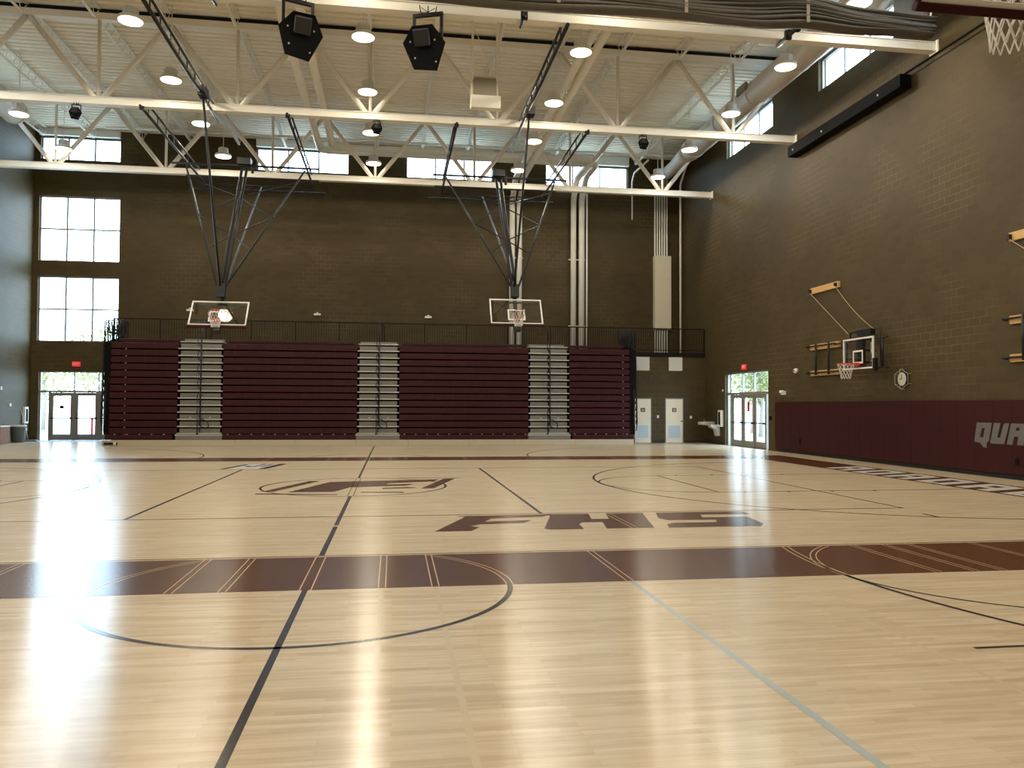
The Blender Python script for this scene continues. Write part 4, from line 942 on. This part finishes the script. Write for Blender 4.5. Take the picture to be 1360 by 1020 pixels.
speaker(-.62, 26.6, 10.74, .40, 0, 'loudspeaker', 'small black speaker under the middle truss in the centre of the ceiling', False)
speaker(8.46, 26.6, 10.72, .42, -.1, 'loudspeaker', 'small black speaker under the middle truss near the right corner', False)

# hanging beige unit
t = empty('unit_heater', (2.68, 24.2, 10.7), 'beige boxy unit with a grille hanging from rods in the middle of the ceiling', 'hanging unit'); O = (2.68, 24.2, 10.7)
Rm = Matrix.Translation((2.68, 24.2, 11.35)) @ Matrix.Rotation(math.radians(-8), 4, 'X')
b = B(O, Rm); b.box((-.40, -.05, -.30), (.40, .5, .38)); b.build('housing', 'offwhite', t, bevel=.01)
b = B(O, Rm); b.box((-.36, -.07, -.26), (.36, -.05, .32)); b.build('grille', 'grille', t)
b = B(O); b.box((2.22, 23.75, 10.60), (3.12, 24.0, 10.98)); b.box((2.25, 24.0, 10.8), (3.09, 24.5, 11.0)); b.build('lower_box', 'steel', t, bevel=.01)
b = B(O)
for dx in (-.38, .38): b.box((2.68+dx-.035, 24.15, 11.6), (2.68+dx+.035, 24.22, 13.7))
b.tube([(2.35, 24.2, 13.2), (3.0, 24.2, 11.75)], .012, 5); b.build('hanger', 'steel', t)

# ------------------------------------------------------------------ things by the left entrance
t = empty('trash_bin', (-15.80, 36.9, 0), 'grey round trash bin against the left wall by the entrance', 'bin')
b = B(); b.lathe((0, 0, 0), [(.23, .0), (.25, .03), (.30, .66), (.30, .68)], 22); b.build('body', 'binp', t)
b = B(); b.lathe((0, 0, .66), [(.31, 0), (.325, .02), (.325, .06), (.30, .07)], 22); b.build('rim', 'nose', t)
b = B(); b.box((-.34, -.04, .50), (-.29, .04, .62)); b.box((.29, -.04, .50), (.34, .04, .62)); b.build('handle', 'nose', t)
t = empty('wooden_crate', (-15.75, 35.5, 0), 'brown wooden crate at the left edge on the floor beside the bin', 'crate')
b = B(); b.box((-.38, -.4, .0), (.06, .4, .70)); b.build('body', 'wood_brown', t, bevel=.01)
b = B(); b.box((-.39, -.42, .70), (.08, .42, .74)); b.build('lid', 'birch', t)
b = B(); b.box((-.37, -.405, .36), (.05, -.40, .38)); b.build('seam', 'dark', t)
t = empty('push_broom', (-15.80, 37.65, 0), 'pale-handled dust mop leaning on the left wall behind the bin', 'broom')
b = B(); b.tube([(.10, 0, .08), (-.28, .1, 1.45)], .015, 6); b.build('handle', 'nose', t)
b = B(); b.box((-.15, -.1, 0), (.45, .1, .08)); b.build('mop_head', 'step', t, bevel=.02)
for k, (x, c, h, lab) in enumerate(((-15.62, 'wood_brown', .9, 'dark post standing left of the left entrance doors outside'), (-13.82, 'redp', .95, 'red post standing outside the middle left entrance door'))):
    t = empty('bollard', (x, YF+.9, -.04), lab, 'bollard'); b = B(); b.tube([(0, 0, 0), (0, 0, h+.04)], .06, 10); b.build('post', c, t); b = B(); b.lathe((0, 0, h+.04), [(.09, 0), (.07, .05), (.01, .07)], 10); b.build('cap', c, t)

# ------------------------------------------------------------------ outdoors
b = B(); b.face([(-120, -60, -.05), (120, -60, -.05), (120, 160, -.05), (-120, 160, -.05)]); tag(b.build('ground', 'concrete'), kind='structure')
def tree(x, y, h, r, label, seed, z0=.35):
    rnd = random.Random(seed); t = empty('tree', (x, y, -.05), label, 'tree', None)
    b = B(); pts = [(0, 0, 0), (.1, .05, h*.35), (-.05, .1, h*.7), (0, 0, h*.9)]; b.tube(pts, [.17, .13, .08, .03], 8)
    for k in range(7):
        a = rnd.uniform(0, 2*PI); z = h*rnd.uniform(.3, .7); b.tube([(0, 0, z), (r*.6*math.cos(a), r*.6*math.sin(a), z+h*.18)], [.06, .02], 5)
    b.build('trunk', 'bark', t)
    b = B()
    for k in range(1700):
        u = Vector((rnd.gauss(0, 1), rnd.gauss(0, 1), rnd.gauss(0, 1))).normalized()*rnd.random()**.4
        c = Vector((u.x*r, u.y*r, h*(z0+1)/2+u.z*h*(1-z0)/2)); s = rnd.uniform(.08, .18)
        a, d = Vector((rnd.gauss(0, 1), rnd.gauss(0, 1), rnd.gauss(0, 1))).normalized(), Vector((rnd.gauss(0, 1), rnd.gauss(0, 1), rnd.gauss(0, 1))).normalized()
        b.face([c-a*s, c-d*s*.5, c+a*s, c+d*s*.5])
    b.build('foliage', 'green', t, fix=False)
tree(-17.5, 52, 6.2, 2.6, 'green leafy tree outside, seen through the glass of the left entrance', 1); tree(-22.5, 56, 5.5, 2.8, 'bushy green tree outside, leftmost behind the left entrance', 2)
tree(22.9, 49, 5.2, 2.2, 'green tree outside, seen through the transom of the right entrance', 3); tree(20.6, 43, 5.0, 1.6, 'green tree outside, right part of the right entrance transom', 4); tree(-21.0, 62, 8.0, 2.6, 'taller tree whose crown shows in the lower left window', 5)
